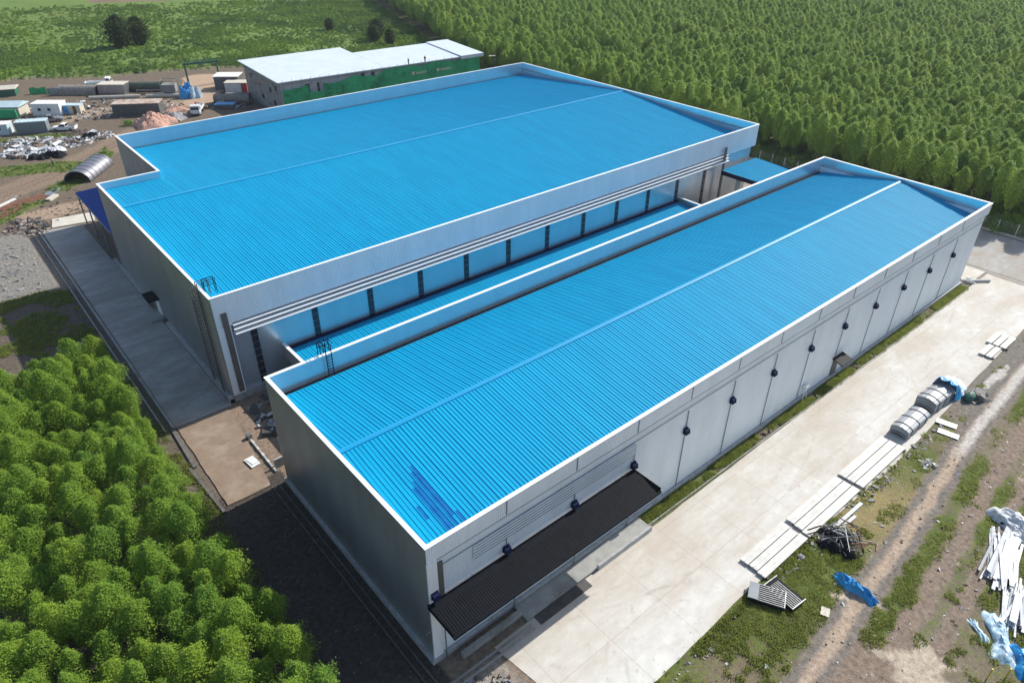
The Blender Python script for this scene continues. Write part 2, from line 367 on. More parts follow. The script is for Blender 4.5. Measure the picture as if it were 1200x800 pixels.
    # spilt pale mortar
    blob=np.exp(-(((x-28.5)/2.6)**2+((y+24.9)/1.7)**2))+ (n2-.5)*1.1+(fbm(x*3+y*2,y*.5,2.2,3)-.5)*.8
    setm(s*ss(blob,.42,.5),(.46,.385,.30),-.6)
    blob=np.exp(-(((x-76)/4)**2+((y+13.3)/.6)**2))+ (n2-.5)*.75
    setm(s*ss(blob,.45,.52),(.48,.45,.42),-.6)
    # left front corner: gravel
    setm(((x<4.2)*(x>-3)*(y<-2.4)*(y>-20)).astype(float)*ss(x+2.,-.5,2),(.3,.26,.22),.12+(n2-.5)*.8)
    setm(((x>3.2)*(x<9)*(y<-12.6)).astype(float),(.22,.18,.13),.4)
    # east yard dirt
    setm(((x>98)*(x<123)*(y<60)*(y>-60)).astype(float),(.28,.23,.19),0)
    # relief
    rel=np.zeros_like(x)
    rough=np.clip(green,0,1)*.10+.05
    flat=((x>-8)&(x<122)&(y>-13.2)&(y<115))|((x>-7)&(x<0)&(y>20)&(y<115))
    flat=flat&~((x<-2.1)&(y<25.5)); rough=np.where((x<0)&(y<26),.12,rough)
    rel=np.where(flat,0,(n2*rough*1.6)*1.0)
    rel=np.where((y>edge)&(x<124),rel+n1*.8,rel)
    rel=np.where((np.abs(x)>420)|(y>440)|(y<-50)|(x<-46),0,rel)
    idx=np.arange(len(x)).reshape(len(ys),len(xs))
    f=np.stack([idx[:-1,:-1],idx[:-1,1:],idx[1:,1:],idx[1:,:-1]],-1).reshape(-1,4)
    me=bpy.data.meshes.new('ground'); me.vertices.add(len(x)); me.vertices.foreach_set('co',np.stack([x,y,rel],1).ravel())
    me.loops.add(f.size); me.loops.foreach_set('vertex_index',f.ravel()); me.polygons.add(len(f)); me.polygons.foreach_set('loop_start',np.arange(0,f.size,4)); me.polygons.foreach_set('loop_total',np.full(len(f),4))
    me.update(calc_edges=True); me.validate()
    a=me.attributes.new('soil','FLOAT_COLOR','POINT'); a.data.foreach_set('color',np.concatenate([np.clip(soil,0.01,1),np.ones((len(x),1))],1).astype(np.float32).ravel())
    a=me.attributes.new('green','FLOAT','POINT'); a.data.foreach_set('value',np.clip(green,-.6,1.2).astype(np.float32))
    me.materials.append(M['ground'])
    me.polygons.foreach_set('use_smooth',np.ones(len(f),bool))
    o=bpy.data.objects.new('ground',me); COL.objects.link(o); tag(o,kind='structure')
    return x,y,green,rel,edge
gx,gy,ggreen,grel,gedge=build_ground()

def sheet(name,poly,z,mat,th=.25,kind='structure'):
    m=MB().prism(poly,z-th,z); o=m.build(name,mat); tag(o,kind=kind); return o
def jag(pts,amp,step):
    out=[]
    n=len(pts)
    for i in range(n):
        a=Vector(pts[i]);b=Vector(pts[(i+1)%n]); L=(b-a).length; k=max(1,int(L/step)); nn=(b-a).normalized(); nn=Vector((-nn.y,nn.x))
        for j in range(k):
            out.append(tuple(a+(b-a)*(j/k)+nn*(random.uniform(-amp,amp) if j else 0)))
    return out
sheet('road',jag([(4.3,-2.1),(4.9,-6.5),(5.6,-13.2),(12,-12.35),(24,-12.0),(50,-12.7),(61,-12.3),(72,-11.8),(104.6,-10.9),(104.6,-1.4),(64,-1.5),(24,-1.9),(16,-2.1)],.05,1.5),.03,M['road'])
sheet('yard_pavement',[(105.9,-60),(121.6,-60),(121.6,36),(105.9,36)],.05,M['yard'])
sheet('east_lane',[(98.9,-.9),(105.,-.9),(105.,36),(98.9,36)],.026,M['road'])
sheet('apron',[(-6.0,41.8),(.4,41.8),(.4,108.6),(-5.8,109.9)],.12,M['apron'])
sheet('soil_pad',jag([(-6.1,26.6),(-1.7,26.6),(-.9,33),(-.2,41.6),(-5.9,41.6)],.06,.8),.10,M['pad'])
sheet('beige_slab',[(-4.1,110.2),(2.5,108.9),(3.4,113.3),(-3.2,114.3)],.16,M['beige'])
sheet('lane_between',[(2.,27),(98,27),(98,41.8),(2,41.8)],.015,M['pad'])
# trench (dark, set below the paving)
sheet('drain_trench',[(105.0,-12),(105.9,-12),(105.9,8),(105.0,8)],.008,M['wet'],.2)

# ------------------------------------------------------------------ warehouses
WP=[(0,0),(.55,0),(.62,1),(.90,1),(.97,0)]
def wallprof(h=.03): return [(a,b*h) for a,b in WP]
ROOFP=[(0,0),(.34,0),(.375,.042),(.43,.042),(.465,0),(.83,0),(.87,.062),(.94,.062),(.975,0)]
def offset_poly(poly,d):
    n=len(poly); out=[]
    for i in range(n):
        p0=Vector(poly[i-1]);p1=Vector(poly[i]);p2=Vector(poly[(i+1)%n])
        a=(p1-p0).normalized(); b=(p2-p1).normalized()
        na=Vector((-a.y,a.x)); nb=Vector((-b.y,b.x)); k=(na+nb); k=k/(1+na.dot(nb))
        out.append(tuple(p1+k*d))
    return out
def ring(mb,poly,din,dout,z0,z1,mi=0):
    A=offset_poly(poly,-dout); B=offset_poly(poly,din); n=len(poly)
    for i in range(n):
        j=(i+1)%n
        q=[A[i],A[j],B[j],B[i]]
        vs=[(x,y,z0) for x,y in q]+[(x,y,z1) for x,y in q]
        mb.add(vs,[(3,2,1,0),(4,5,6,7),(0,1,5,4),(2,3,7,6)],mi)
    return mb
def wall_run(mb,poly,inset,z0,z1,pitch=.2,h=.022,skip=()):
    P=offset_poly(poly,inset); n=len(P)
    for i in range(n):
        if i in skip: continue
        a=Vector((*P[i],z0)); b=Vector((*P[(i+1)%n],z0)); U=(b-a).normalized(); L=(b-a).length
        mb.ribs(a,U,(0,0,z1-z0),(U.y,-U.x,0),L,pitch,wallprof(h))
    return mb

# ---- near warehouse
nw=thing('warehouse','long near warehouse with ribbed blue roof, white parapet caps and black canopy','warehouse',(49,13,0))
P1=[(0,0),(98.1,0),(98.1,26.1),(0,26.1)]
mb=MB(); P1w=[(.05,.05),(97.4,.05),(97.4,26.),(.05,26.)]
wall_run(mb,P1w,0,.45,11.6,skip=(3,)); mb.build('wall',M['sheet'],nw)
mb=MB(); wall_run(mb,[(-.06,-.06),(97.4,-.06),(97.4,26.12),(-.06,26.12)],0,.45,12.96,skip=(0,1,2)); mb.build('end_wall',M['sheet_shaded'],nw,label='grey ribbed end wall in shade facing the trees')
mb=MB(); ring(mb,P1,.16,-.1,10.6,12.955); mb.build('parapet_lining',M['gloss'],nw)
mb=MB(); ring(mb,P1,.02,.04,11.35,12.96)
wall_run(mb,P1,-.06,11.35,12.97,.2,.02,skip=(3,)); 
mb.box(97.42,98.1,.1,26,10.7,11.35)
mb.build('parapet',M['sheet'],nw)
mb=MB(); ring(mb,P1,.24,.12,12.96,13.04); mb.build('parapet_cap',M['cap'],nw)
def gable_roof(parent,segs,ridge_y,ridge_z,slope,name='roof_slope'):
    for (x0,x1,y0,y1) in segs:
        z0=ridge_z-abs(y0-ridge_y)*slope; z1=ridge_z-abs(y1-ridge_y)*slope
        mb=MB(); V=Vector((0,y1-y0,z1-z0)); Nn=Vector((0,-(z1-z0),y1-y0)).normalized()
        mb.ribs((x0,y0,z0),(1,0,0),V,Nn,x1-x0,.74,ROOFP); mb.build(name,M['roof'],parent)
gable_roof(nw,[(.2,97.8,.75,13),(.2,97.8,13,25.35)],13,12.62,.152)
mb=MB(); mb.side([(0,0)],0,0) if 0 else None
for sgn in (1,-1):
    mb.add([(.3,13,12.74),(97.6,13,12.74),(97.6,13+sgn*.26,12.685),(.3,13+sgn*.26,12.685),(.3,13+sgn*.26,12.62),(97.6,13+sgn*.26,12.62)],[(0,1,2,3),(3,2,5,4)])
mb.build('ridge_cap',M['ridge'],nw)
for a,b in ((.17,.78),(25.32,25.93)): MB().box(.2,97.8,a,b,10.55,10.62).build('gutter',M['black'],nw)
for k0,kn,y0,y1 in ((3,.46,3.6,5.0),(4,.46,1.9,6.6),(4.46,.5,1.4,7.2),(5,.46,1.3,8.0),(5.46,.5,2.8,8.6),(6,.4,1.4,3.0)):
    mb=MB(); z0=12.62-.152*(13-y0)+.008; z1=12.62-.152*(13-y1)+.008
    mb.ribs((.2+.74*k0,y0,z0),(1,0,0),(0,y1-y0,z1-z0),(0,-.15,.99),.74*kn-.02,.74,ROOFP if k0==int(k0) else [(0,0)])
    mb.build('film_patch',M['film'],nw,label='dark blue film left on the roof pans')
mb=MB(); mb.box(-.35,97.5,-.28,.0,0,.5); mb.box(-.35,.0,0,26.2,0,.5); mb.box(97.45,97.75,0,26,0,.5); mb.build('plinth',M['curb'],nw)
mb=MB(); mb.box(-.1,.75,-.14,.0,.5,11.34); mb.build('corner_column',M['cap'],nw)
mb=MB(); mb.box(.8,1.25,-.10,-.02,5.,10.9); mb.build('downpipe',M['brownpipe'],nw)
mb=MB()
for k in range(5): mb.box(4.1,22.,-.13,-.05,8.95+k*.3,8.99+k*.3,1); 
mb.box(4.05,22.05,-.09,-.035,8.9,10.3,0)
mb.build('louvre',[M['sheet'],M['joint']],nw)
mb=MB()
VX=[7.2+7.42*k for k in range(12)]
for x in VX:
    mb.box(x+.02,x+.09,-.075,-.02,(.5 if x>23 else 7.6),10.1)
    mb.box(x+.02,x+.09,-.115,-.07,11.5,12.95)
mb.box(.8,97.3,-.07,-.02,11.28,11.36); mb.box(1,97.3,-.055,-.02,10.42,10.47)
mb.build('joint_strip',M['joint'],nw)
def hood(parent,x,y,z,nx,ny):
    m=MB(); T=Matrix.Translation((x,y,z))@Matrix.Rotation(math.atan2(ny,nx),4,'Z')@Matrix.Scale(.86,4)
    m.side([(0,-.34),(.44,-.34),(.5,-.28),(.42,.24),(0,.36)],-.33,.33,0,T)
    m.box(.0,.05,-.37,.37,-.38,.4,0,T)
    return m.build('vent_hood',M['navy'],parent)
for x in VX: hood(nw,x,-.04,7.75,0,-1)
hood(nw,.35,-.14,7.9,0,-1); hood(nw,97.42,2.2,7.6,1,0)
# black canopy
mb=MB(); mb.ribs((-.25,-3.3,6.95),(1,0,0),(0,2.35,.3),(0,-.12,.99),22.3,.22,[(0,0),(.5,0),(.58,.03),(.85,.03),(.93,0)])
cn=mb.build('canopy',M['black'],nw)
mb=MB(); mb.box(-.3,22.1,-.97,-.1,7.16,7.22); mb.box(-.32,22.12,-3.42,-3.28,6.72,6.99); mb.box(-.32,-.26,-3.3,-.1,6.8,7.3); mb.box(22.06,22.12,-3.3,-.1,6.8,7.3)
for k in range(7): mb.box(.5+k*3.5,.62+k*3.5,-3.25,-.1,6.72,6.9)
mb.build('canopy_frame',M['black'],cn)
for k in range(4): MB().tube((.9+k*7,-.35,0),(.9+k*7,-.35,6.8),.06,6).build('canopy_post',M['steel'],nw)
# side door + awning
mb=MB(); mb.box(59.2,60.4,-.1,-.03,.5,2.7); mb.build('door',M['darkgrey'],nw)
mb=MB(); mb.add([(58.6,-.05,3.3),(61.,-.05,3.3),(61.,-1.5,2.95),(58.6,-1.5,2.95),(58.6,-.05,3.2),(61.,-.05,3.2),(61.,-1.5,2.8),(58.6,-1.5,2.8)],[(0,3,2,1),(4,5,6,7),(0,1,5,4),(1,2,6,5),(2,3,7,6),(3,0,4,7)]); mb.build('awning',M['black'],nw)
mb=MB(); 
for x in (52.3,53.3): mb.tube((x,-.5,0),(52.8,-.3,2.0),.05,6)
mb.box(52.4,53.2,-.5,-.1,1.7,2.1); mb.build('meter_stand',M['white'],nw)
# loading bay in front of the canopy
mb=MB(); mb.box(7.9,23.6,-2.0,-.3,0,.22); mb.build('dock_slab',M['conc'],nw)
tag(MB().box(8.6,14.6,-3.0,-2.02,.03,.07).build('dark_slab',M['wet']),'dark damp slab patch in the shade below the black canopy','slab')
tag(MB().box(16.2,23.4,-2.2,-1.95,.0,.62).build('kerb_beam',M['curb']),'pale kerb beam beside the road at the right end of the black canopy','kerb')
tag(MB().box(1.8,7.9,-1.35,-.95,.0,.55).build('kerb_beam',M['conc']),'grey kerb beam over the soil pit under the black canopy','kerb')

# ---- large warehouse
bw=thing('warehouse','large rear warehouse with wide blue ribbed roof and a stepped corner','warehouse',(52,75,0))
P2=[(1,42.1),(103,42.1),(103,108.8),(9.7,108.8),(9.7,86.2),(1,86.2)]
mb=MB(); wall_run(mb,[(1.05,42.6),(102.4,42.6),(102.4,108.6),(9.75,108.6),(9.75,86.15),(1.05,86.15)],0,.5,12.5,skip=(3,4,5)); mb.build('wall',M['gloss'],bw)
mb=MB(); wall_run(mb,[(.95,42.08),(102.4,42.08),(102.4,108.82),(9.65,108.82),(9.65,86.24),(.95,86.24)],0,.5,13.86,skip=(0,1,2)); mb.build('end_wall',M['sheet_shaded'],bw,label='shaded grey ribbed end wall facing the apron')
mb=MB(); ring(mb,P2,.18,-.05,11.3,13.855); mb.build('parapet_lining',M['gloss'],bw)
mb=MB(); ring(mb,P2,.04,-.02,12.0,13.86); mb.box(1.02,102.9,42.12,42.5,10.0,12.0)
mb.ribs((1,42.08,10.0),(1,0,0),(0,0,3.86),(0,-1,0),102,.2,wallprof(.018)); mb.build('parapet',M['sheet'],bw)
mb=MB(); ring(mb,P2,.24,.10,13.86,13.94); mb.build('parapet_cap',M['cap'],bw)
gable_roof(bw,[(1.2,102.8,42.7,75.5),(1.2,9.88,75.5,86.0),(9.88,102.8,75.5,108.3)],75.5,13.55,.068)
mb=MB()
for sgn in (1,-1):
    mb.add([(1.3,75.5,13.67),(102.7,75.5,13.67),(102.7,75.5+sgn*.28,13.635),(1.3,75.5+sgn*.28,13.635),(1.3,75.5+sgn*.28,13.54),(102.7,75.5+sgn*.28,13.54)],[(0,1,2,3),(3,2,5,4)])
mb.build('ridge_cap',M['ridge'],bw)
for a,b,c in ((1.2,42.29,42.75),(9.9,108.2,108.6)): MB().box(a,102.8,b,c,11.22,11.28).build('gutter',M['black'],bw)
for k in range(3):
    z=10.05-.5*k
    MB().add([(2.7,42.04,z+.10),(94.3,42.04,z+.10),(94.3,41.78-.17*k,z+.05),(2.7,41.78-.17*k,z+.05),(2.7,42.04,z),(94.3,42.04,z),(94.3,41.78-.17*k,z-.06),(2.7,41.78-.17*k,z-.06)],[(0,3,2,1),(4,5,6,7),(0,1,5,4),(1,2,6,5),(2,3,7,6),(3,0,4,7)]).build('louvre_blade',M['cap'],bw)
MB().box(2.75,94.2,42.0,42.06,8.85,10.3).build('louvre_backing',M['greycont'],bw)
for k in range(12):
    x=5.0+7.62*k
    m=MB(); m.box(x-.38,x+.38,42.5,42.56,1.1,9.4,0)
    for j in range(9): m.box(x-.42,x+.42,42.46,42.5,1.1+.92*j,1.16+.92*j,1)
    m.build('window_strip',[M['darkwin'],M['joint']],bw)
mb=MB(); mb.box(.4,102.9,42.2,42.6,0,1.05); mb.box(.5,1.0,42.2,64.8,0,.5);  mb.box(.5,1.0,72.8,90,0,.5); mb.build('plinth',M['curb'],bw)
mb=MB(); mb.box(1.7,2.35,41.92,42.09,1.3,11.8); mb.build('downpipe',M['brownpipe'],bw)
mb=MB(); mb.box(92.6,93.2,41.55,41.7,1.3,11.8); mb.build('downpipe',M['brownpipe'],bw)
mb=MB(); mb.box(1.0,2.5,41.98,42.12,1.05,10.0); mb.build('corner_column',M['sheet'],bw)
# end door with small hood
mb=MB(); mb.box(.85,1.02,67.2,69.0,.3,2.9); mb.build('door',M['white'],bw)
mb=MB(); mb.box(-.45,1.0,66.6,69.6,3.05,3.25); mb.box(-.45,-.38,66.6,69.6,2.9,3.3); mb.build('door_hood',M['black'],bw)
mb=MB(); mb.box(-.9,1.,66.4,69.8,0,.35); mb.build('door_step',M['conc'],bw)
# blue canopy in the notch
mb=MB(); mb.ribs((.9,87.0,5.85),(0,1,0),(8.8,0,.35),(-.04,0,1),21.6,.7,ROOFP); c=mb.build('notch_canopy',pm('deep_blue_sheet',(.006,.07,.36),(.006,.055,.3),rough=.4),bw)
mb=MB()
for y in (87.3,94.3,101.3,108.2):
    mb.tube((1.1,y,0),(1.1,y,5.7),.11,8); mb.tube((1.1,y,5.6),(9.6,y,5.9),.07,6); mb.tube((1.1,y,4.4),(2.6,y,5.6),.05,6)
mb.box(.85,.95,87,108.6,5.55,5.85); mb.build('canopy_frame',M['steel'],c)
# cage ladder on the end wall corner
def ladder(parent,x,y,z0,z1,top,cage,nx,ny,name='cage_ladder',hm=None):
    m=MB(); T=(lambda a,b: (x+nx*a-ny*b, y+ny*a+nx*b))
    for b in (-.28,.28):
        p=T(.25,b); m.tube((*p,z0),(*p,z1+top),.05,6)
        q=T(-1.0,b)
        if top: m.tube((*p,z1+top),(*q,z1+top),.045,6); m.tube((*q,z1+top),(*q,z1-.6),.045,6); m.tube((*p,z1+top*.5),(*q,z1+top*.5),.035,6)
    z=z0+.3
    while z<z1: m.tube((*T(.25,-.28),z),(*T(.25,.28),z),.03,5); z+=.35
    if cage:
        z=z0+2.4
        while z<z1+top:
            pts=[T(.25+.75*math.sin(t),-.42*math.cos(t)) for t in [math.pi*k/6 for k in range(7)]]
            for a,b in zip(pts[:-1],pts[1:]): m.tube((*a,z),(*b,z),.035,5)
            z+=.85
        for k in range(1,6):
            t=math.pi*k/6; a=T(.25+.75*math.sin(t),-.42*math.cos(t)); m.tube((*a,z0+2.4),(*a,z1+top*.9),.03,5)
    return m.build(name,hm or M['navy'],parent)
ladder(bw,.9,44.5,.1,13.9,1.1,True,-1,0,hm=M['darkgrey'])
ladder(bw,-.0+1.6,44.5,13.3,13.9,1.15,False,-1,0,'roof_handrail')
ladder(nw,6.2,25.75,10.9,13.0,1.2,False,0,-1,'roof_ladder')
# rail on far side of parapet
mb=MB()
for x in (5.6,6.2,6.8):
    mb.tube((x,26.6,12.2),(x,26.6,14.2),.045,6)
mb.tube((5.6,26.6,14.2),(6.8,26.6,14.2),.045,6); mb.tube((5.6,26.6,13.7),(6.8,26.6,13.7),.04,6)
for x in (5.6,6.8): mb.tube((x,26.6,14.2),(x,25.6,14.2),.045,6)
mb.build('roof_handrail',M['navy'],nw)

# ---- link building between the two
lk=thing('link_building','low blue-roofed link building between the two warehouses','building',(45,34,0))
mb=MB(); mb.ribs((8.1,26.2,3.55),(1,0,0),(0,16.35,.65),(0,-.04,1),73.6,.7,ROOFP); mb.build('roof_slope',M['roof'],lk)
MB().box(81.7,81.9,26.3,42.5,2.6,5.0).build('parapet',M['sheet_shaded'],lk)
mb=MB(); mb.box(7.93,8.1,26.3,42.5,3.2,5.2); mb.ribs((7.9,42.5,3.2),(0,-1,0),(0,0,2.0),(-1,0,0),16.2,.3,wallprof(.02)); mb.build('parapet',M['sheet_shaded'],lk)
for a,b,z in ((7.82,8.2,5.2),(81.6,81.98,5.0)): MB().box(a,b,26.3,42.45,z,z+.08).build('parapet_cap',M['cap'],lk)
mb=MB(); mb.box(8.1,81.7,42.2,42.48,4.18,4.5); mb.build('flashing',M['navy'],lk)
for k in range(11):
    MB().box(8.2+7.3*k,8.5+7.3*k,41.6,41.9,0,3.6).build('column',M['steel'],lk); MB().box(8.2+7.3*k,8.5+7.3*k,30,30.3,0,3.4).build('column',M['steel'],lk)
# ---- blue canopy at the far end of the large warehouse
cc=thing('loading_canopy','blue ribbed loading canopy attached at the far end of the large warehouse','canopy',(97.5,38,0))
mb=MB(); mb.ribs((92.8,29.5,7.1),(1,0,0),(0,12.2,.55),(0,-.04,1),10.6,.7,ROOFP); mb.build('roof_slope',M['roof'],cc)
mb=MB(); mb.box(92.7,103.5,29.38,29.5,6.75,7.2); mb.box(92.66,92.78,29.4,41.6,6.8,7.55); mb.box(103.42,103.54,29.4,41.6,6.8,7.55); mb.build('fascia',M['navy'],cc)
for x,y in ((93.6,30.2),(93.6,38.5),(102.8,30.2),(102.8,38.5)): MB().box(x-.3,x+.3,y-.3,y+.3,0,6.9).build('column',M['beige'],cc)

# ------------------------------------------------------------------ channels, kerbs
tag(MB().box(-1.05,-.95,-2.4,26.2,0,.12).box(-1.72,-1.62,-2.9,26.2,0,.12).build('drain_channel',M['darkkerb']),'narrow concrete drain channel running along the near warehouse end wall','drain')
tag(MB().box(-.9,7.9,-2.55,-2.42,0,.2).box(-1.75,7.9,-3.05,-2.92,0,.2).build('drain_channel',M['conc']),'short concrete drain channel turning the corner in front of the black canopy','drain')
tag(MB().box(-6.35,-6.05,41.8,110,0,.2).box(-7.2,-7.02,41.8,110,0,.16).build('drain_channel',M['conc']),'long concrete kerb channel beside the grey apron','drain')
tag(MB().cbox((-6.5,38,.1),(.35,8.,.2),R(-2)).cbox((-6.9,30.,.1),(.3,8.4,.18),R(3)).build('kerb_stones',M['darkkerb']),'broken kerb along the left edge of the brown soil pad','kerb')
m=MB(); m.box(-.5,-.3,28,34.5,0,.22)
for k in range(5): m.box(-.52,-.28,28.4+k*1.3,28.9+k*1.3,.22,.26,1)
tag(m.build('retaining_wall',[M['curb'],M['beige']]),'low pale retaining wall between brown pad and warehouse gap','wall')
tag(MB().box(-.2,3.6,28.6,28.85,0,1.1).box(3.4,3.6,28.8,34,0,1.1).build('retaining_wall',M['conc']),'low grey block wall enclosing the pit in the warehouse gap','wall')
tag(MB().cbox((-1.75,30.9,.2),(1.0,1.7,.12),R(6)).cbox((-1.7,31.0,.29),(.7,1.2,.06),R(12)).build('white_sheet',M['white']),'small white sheet lying on the brown soil pad','sheet')
tag(MB().cbox((-.4,34.9,.3),(.5,.5,.6),.2).build('junction_box',M['steel']),'small grey junction box at the head of the low retaining wall','box')

# ------------------------------------------------------------------ grey block building with green netting
gb=thing('grey_building','unfinished grey block building with pale metal roof and green netting','building',(87,158,0))
mb=MB(); mb.prism([(57.5,148.6),(117.5,145.0),(119.5,163),(87,165),(86,172),(58.5,173.5)],0,8.3)
w=mb.build('wall',M['blockwall'],gb)
MB().add([(57.45,148.56,.0),(117.5,144.95,.0),(117.5,144.95,8.3),(57.45,148.56,8.3),(57.45,148.46,.0),(117.5,144.85,.0),(117.5,144.85,8.3),(57.45,148.46,8.3)],[(0,3,2,1),(4,5,6,7),(0,1,5,4),(1,2,6,5),(2,3,7,6),(3,0,4,7)]).build('front_wall',M['frontwall'],gb,label='pale rendered front wall above the green netting')
def rp(name,pts,z0s,th,mat,parent):
    m=MB(); n=len(pts); vs=[(x,y,z-th) for (x,y),z in zip(pts,z0s)]+[(x,y,z) for (x,y),z in zip(pts,z0s)]
    m.add(vs,[tuple(range(n))[::-1],tuple(range(n,2*n))]+[(i,(i+1)%n,n+(i+1)%n,n+i) for i in range(n)]); return m.build(name,mat,parent)
rp('roof',[(56.6,148.0),(86.4,146.2),(88.0,173.4),(57.6,175.0)],[8.7,8.7,9.6,9.6],.22,M['greyroof'],gb)
rp('roof',[(86.5,146.15),(110.5,144.7),(112.5,164.6),(87.9,166.0)],[8.68,8.68,9.25,9.25],.22,M['greyroof'],gb)
rp('roof',[(110.6,144.1),(118.2,143.6),(120.2,164.4),(112.6,164.9)],[9.0,9.0,9.5,9.5],.9,M['greyroof'],gb)
def front(x): return 148.6-(x-57.5)*.06
def ntop_(x): return 6.9+.22*math.sin(x*.5)+.1*math.sin(x*2.3)+min(1.2,max(0,(x-72)*.12))-(.9 if 79.5<x<85.5 else 0)
m=MB()
for (x0,x1) in ((57.7,63),(63,64.6),(68.6,70.5),(70.5,80),(80,92),(92,104),(104,117.4)):
    for k in range(6):
        a=x0+(x1-x0)*k/6;b=x0+(x1-x0)*(k+1)/6
        ta=ntop_(a);tb=ntop_(b)
        oa=random.uniform(.35,.8)
        m.add([(a,front(a)-.5,.1),(b,front(b)-.5-.2,.1),(b,front(b)-.45,tb),(a,front(a)-.45,ta)],[(0,1,2,3)])
m.add([(64.6,147.6,.1),(68.6,147.4,.1),(68.6,147.3,5.2),(64.6,147.5,5.4)],[(0,1,2,3)])
m.build('netting',M['net'],gb)
m=MB()
for x in np.arange(58,118,2.5): m.tube((x,front(x)-.35,0),(x,front(x)-.35,9.1),.05,5)
for z in (2,4,6,8): m.tube((57.6,front(57.6)-.35,z),(117.5,front(117.5)-.35,z),.04,5)
m.build('scaffold',M['steel'],gb)
for (x,w_,z0,z1) in ((62.4,.9,4.6,6.0),(65.,2.3,4.4,7.3),(67.7,1.4,4.4,7.3),(70.2,1.,4.6,6.4),(80.6,2.2,5.,8.),(83.6,2.2,5.,8.)):
    f=MB().box(x-w_/2,x+w_/2,front(x)-.14,front(x)+.02,z0,z1).build('window',M['darkwin'],gb)
    MB().box(x-w_/2-.1,x+w_/2+.1,front(x)-.22,front(x)-.1,z1,z1+.12).box(x-.05,x+.05,front(x)-.2,front(x)-.13,z0,z1).build('frame',M['steel'],f)
for k,(y,z) in enumerate(((152,6.5),(156,5.5),(160,6.7),(165,5.6),(169,6.6),(154,2.5),(162,2.6))):
    x=57.5+(y-148.6)*.04
    MB().box(x-.06,x+.05,y-.7,y+.7,z-.6,z+.6).build('window',M['darkwin'],gb)
for x in (94.5,102.5):   # pale printed marks on the netting
    m=MB(); m.box(x-.05,x+4.9,front(x)-.72,front(x)-.70,5.65,6.65,1)
    for j,wd in enumerate((.9,.0,.5,.5,.5,.5,.5)):
        xx=x+j*.72
        if wd: m.box(xx,xx+wd,front(x)-.76,front(x)-.71,5.75,6.5 if j==0 else 6.25)
    m.build('banner',[M['cream'],M['net']],gb)

# ------------------------------------------------------------------ people
def person(loc,rz,label,shirt,lean=0.):
    s=1.0
    J={'pel':(0,0,.93),'chest':(0,.02,1.32),'neck':(0,.03,1.48),'head':(0,.05,1.60),'top':(0,.05,1.72),
       'lsh':(-.19,.02,1.40),'lel':(-.25,.03,1.12),'lha':(-.22,.16,.90),'rsh':(.19,.02,1.40),'rel':(.26,.0,1.12),'rha':(.24,.14,.92),
       'lhi':(-.09,0,.90),'lkn':(-.11,.05,.50),'lan':(-.12,.0,.09),'lto':(-.13,.15,.04),'rhi':(.09,0,.90),'rkn':(.11,-.02,.50),'ran':(.12,-.10,.09),'rto':(.13,.05,.04)}
    rad={'pel':.14,'chest':.15,'neck':.06,'head':.095,'top':.07,'lsh':.06,'lel':.045,'lha':.035,'rsh':.06,'rel':.045,'rha':.035,'lhi':.09,'lkn':.06,'lan':.045,'lto':.04,'rhi':.09,'rkn':.06,'ran':.045,'rto':.04}
    E=[('pel','chest'),('chest','neck'),('neck','head'),('head','top'),('chest','lsh'),('lsh','lel'),('lel','lha'),('chest','rsh'),('rsh','rel'),('rel','rha'),('pel','lhi'),('lhi','lkn'),('lkn','lan'),('lan','lto'),('pel','rhi'),('rhi','rkn'),('rkn','ran'),('ran','rto')]
    ks=list(J); me=bpy.data.meshes.new('person'); me.from_pydata([J[k] for k in ks],[(ks.index(a),ks.index(b)) for a,b in E],[])
    o=bpy.data.objects.new('person',me); COL.objects.link(o); o.location=loc; o.rotation_euler=(0,0,rz)
    md=o.modifiers.new('skin','SKIN'); sv=me.skin_vertices[0].data
    for i,k in enumerate(ks): sv[i].radius=(rad[k],rad[k])
    sv[0].use_root=True
    o.modifiers.new('sub','SUBSURF').levels=1; o.modifiers['sub'].render_levels=2
    me.materials.append(M['skin']); tag(o,label,'person')
    ORG[o.name]=Vector((0,0,0))
    def shell(name,z0,z1,rx,ry,mat):
        m=MB(); n=12; rows=5; vs=[];fs=[]
        for r_ in range(rows):
            f=r_/(rows-1); z=z0+(z1-z0)*f; k=1+.12*math.sin(f*3.1)
            for i in range(n): t=2*math.pi*i/n; vs.append((rx*k*math.cos(t),.015+ry*k*math.sin(t),z))
        for r_ in range(rows-1):
            for i in range(n): fs.append((r_*n+i,r_*n+(i+1)%n,(r_+1)*n+(i+1)%n,(r_+1)*n+i))
        m.add(vs,fs); return m
    m=shell('shirt',.88,1.44,.19,.155,None)
    for s_ in (-1,1): m.tube((s_*.17,.02,1.42),(s_*.25,.02,1.14),.085,8,r2=.07)
    m.build('shirt',shirt,o,smooth=True)
    m=MB()
    for s_,kn,an in ((-1,(-.11,.05,.5),(-.12,0,.1)),(1,(.11,-.02,.5),(.12,-.1,.1))):
        m.tube((s_*.085,0,.95),kn,.115,8,r2=.085); m.tube(kn,an,.085,8,r2=.07)
    m.build('trousers',M['cloth'],o,smooth=True)
    m=MB(); n=12; vs=[];fs=[]
    for r_ in range(4):
        a=r_*.42; 
        for i in range(n): t=2*math.pi*i/n; vs.append((.12*math.cos(t)*math.cos(a),.05+.13*math.sin(t)*math.cos(a),1.66+.1*math.sin(a)))
    for r_ in range(3):
        for i in range(n): fs.append((r_*n+i,r_*n+(i+1)%n,(r_+1)*n+(i+1)%n,(r_+1)*n+i))
    fs.append(tuple(range(3*n,4*n))); m.add(vs,fs); m.build('cap',M['yellow'],o,smooth=True)
    return o
person((93.2,144.9,8.68+.1-.02),0.4,'worker in dark shirt standing on the pale roof edge above the netting',M['cloth'])
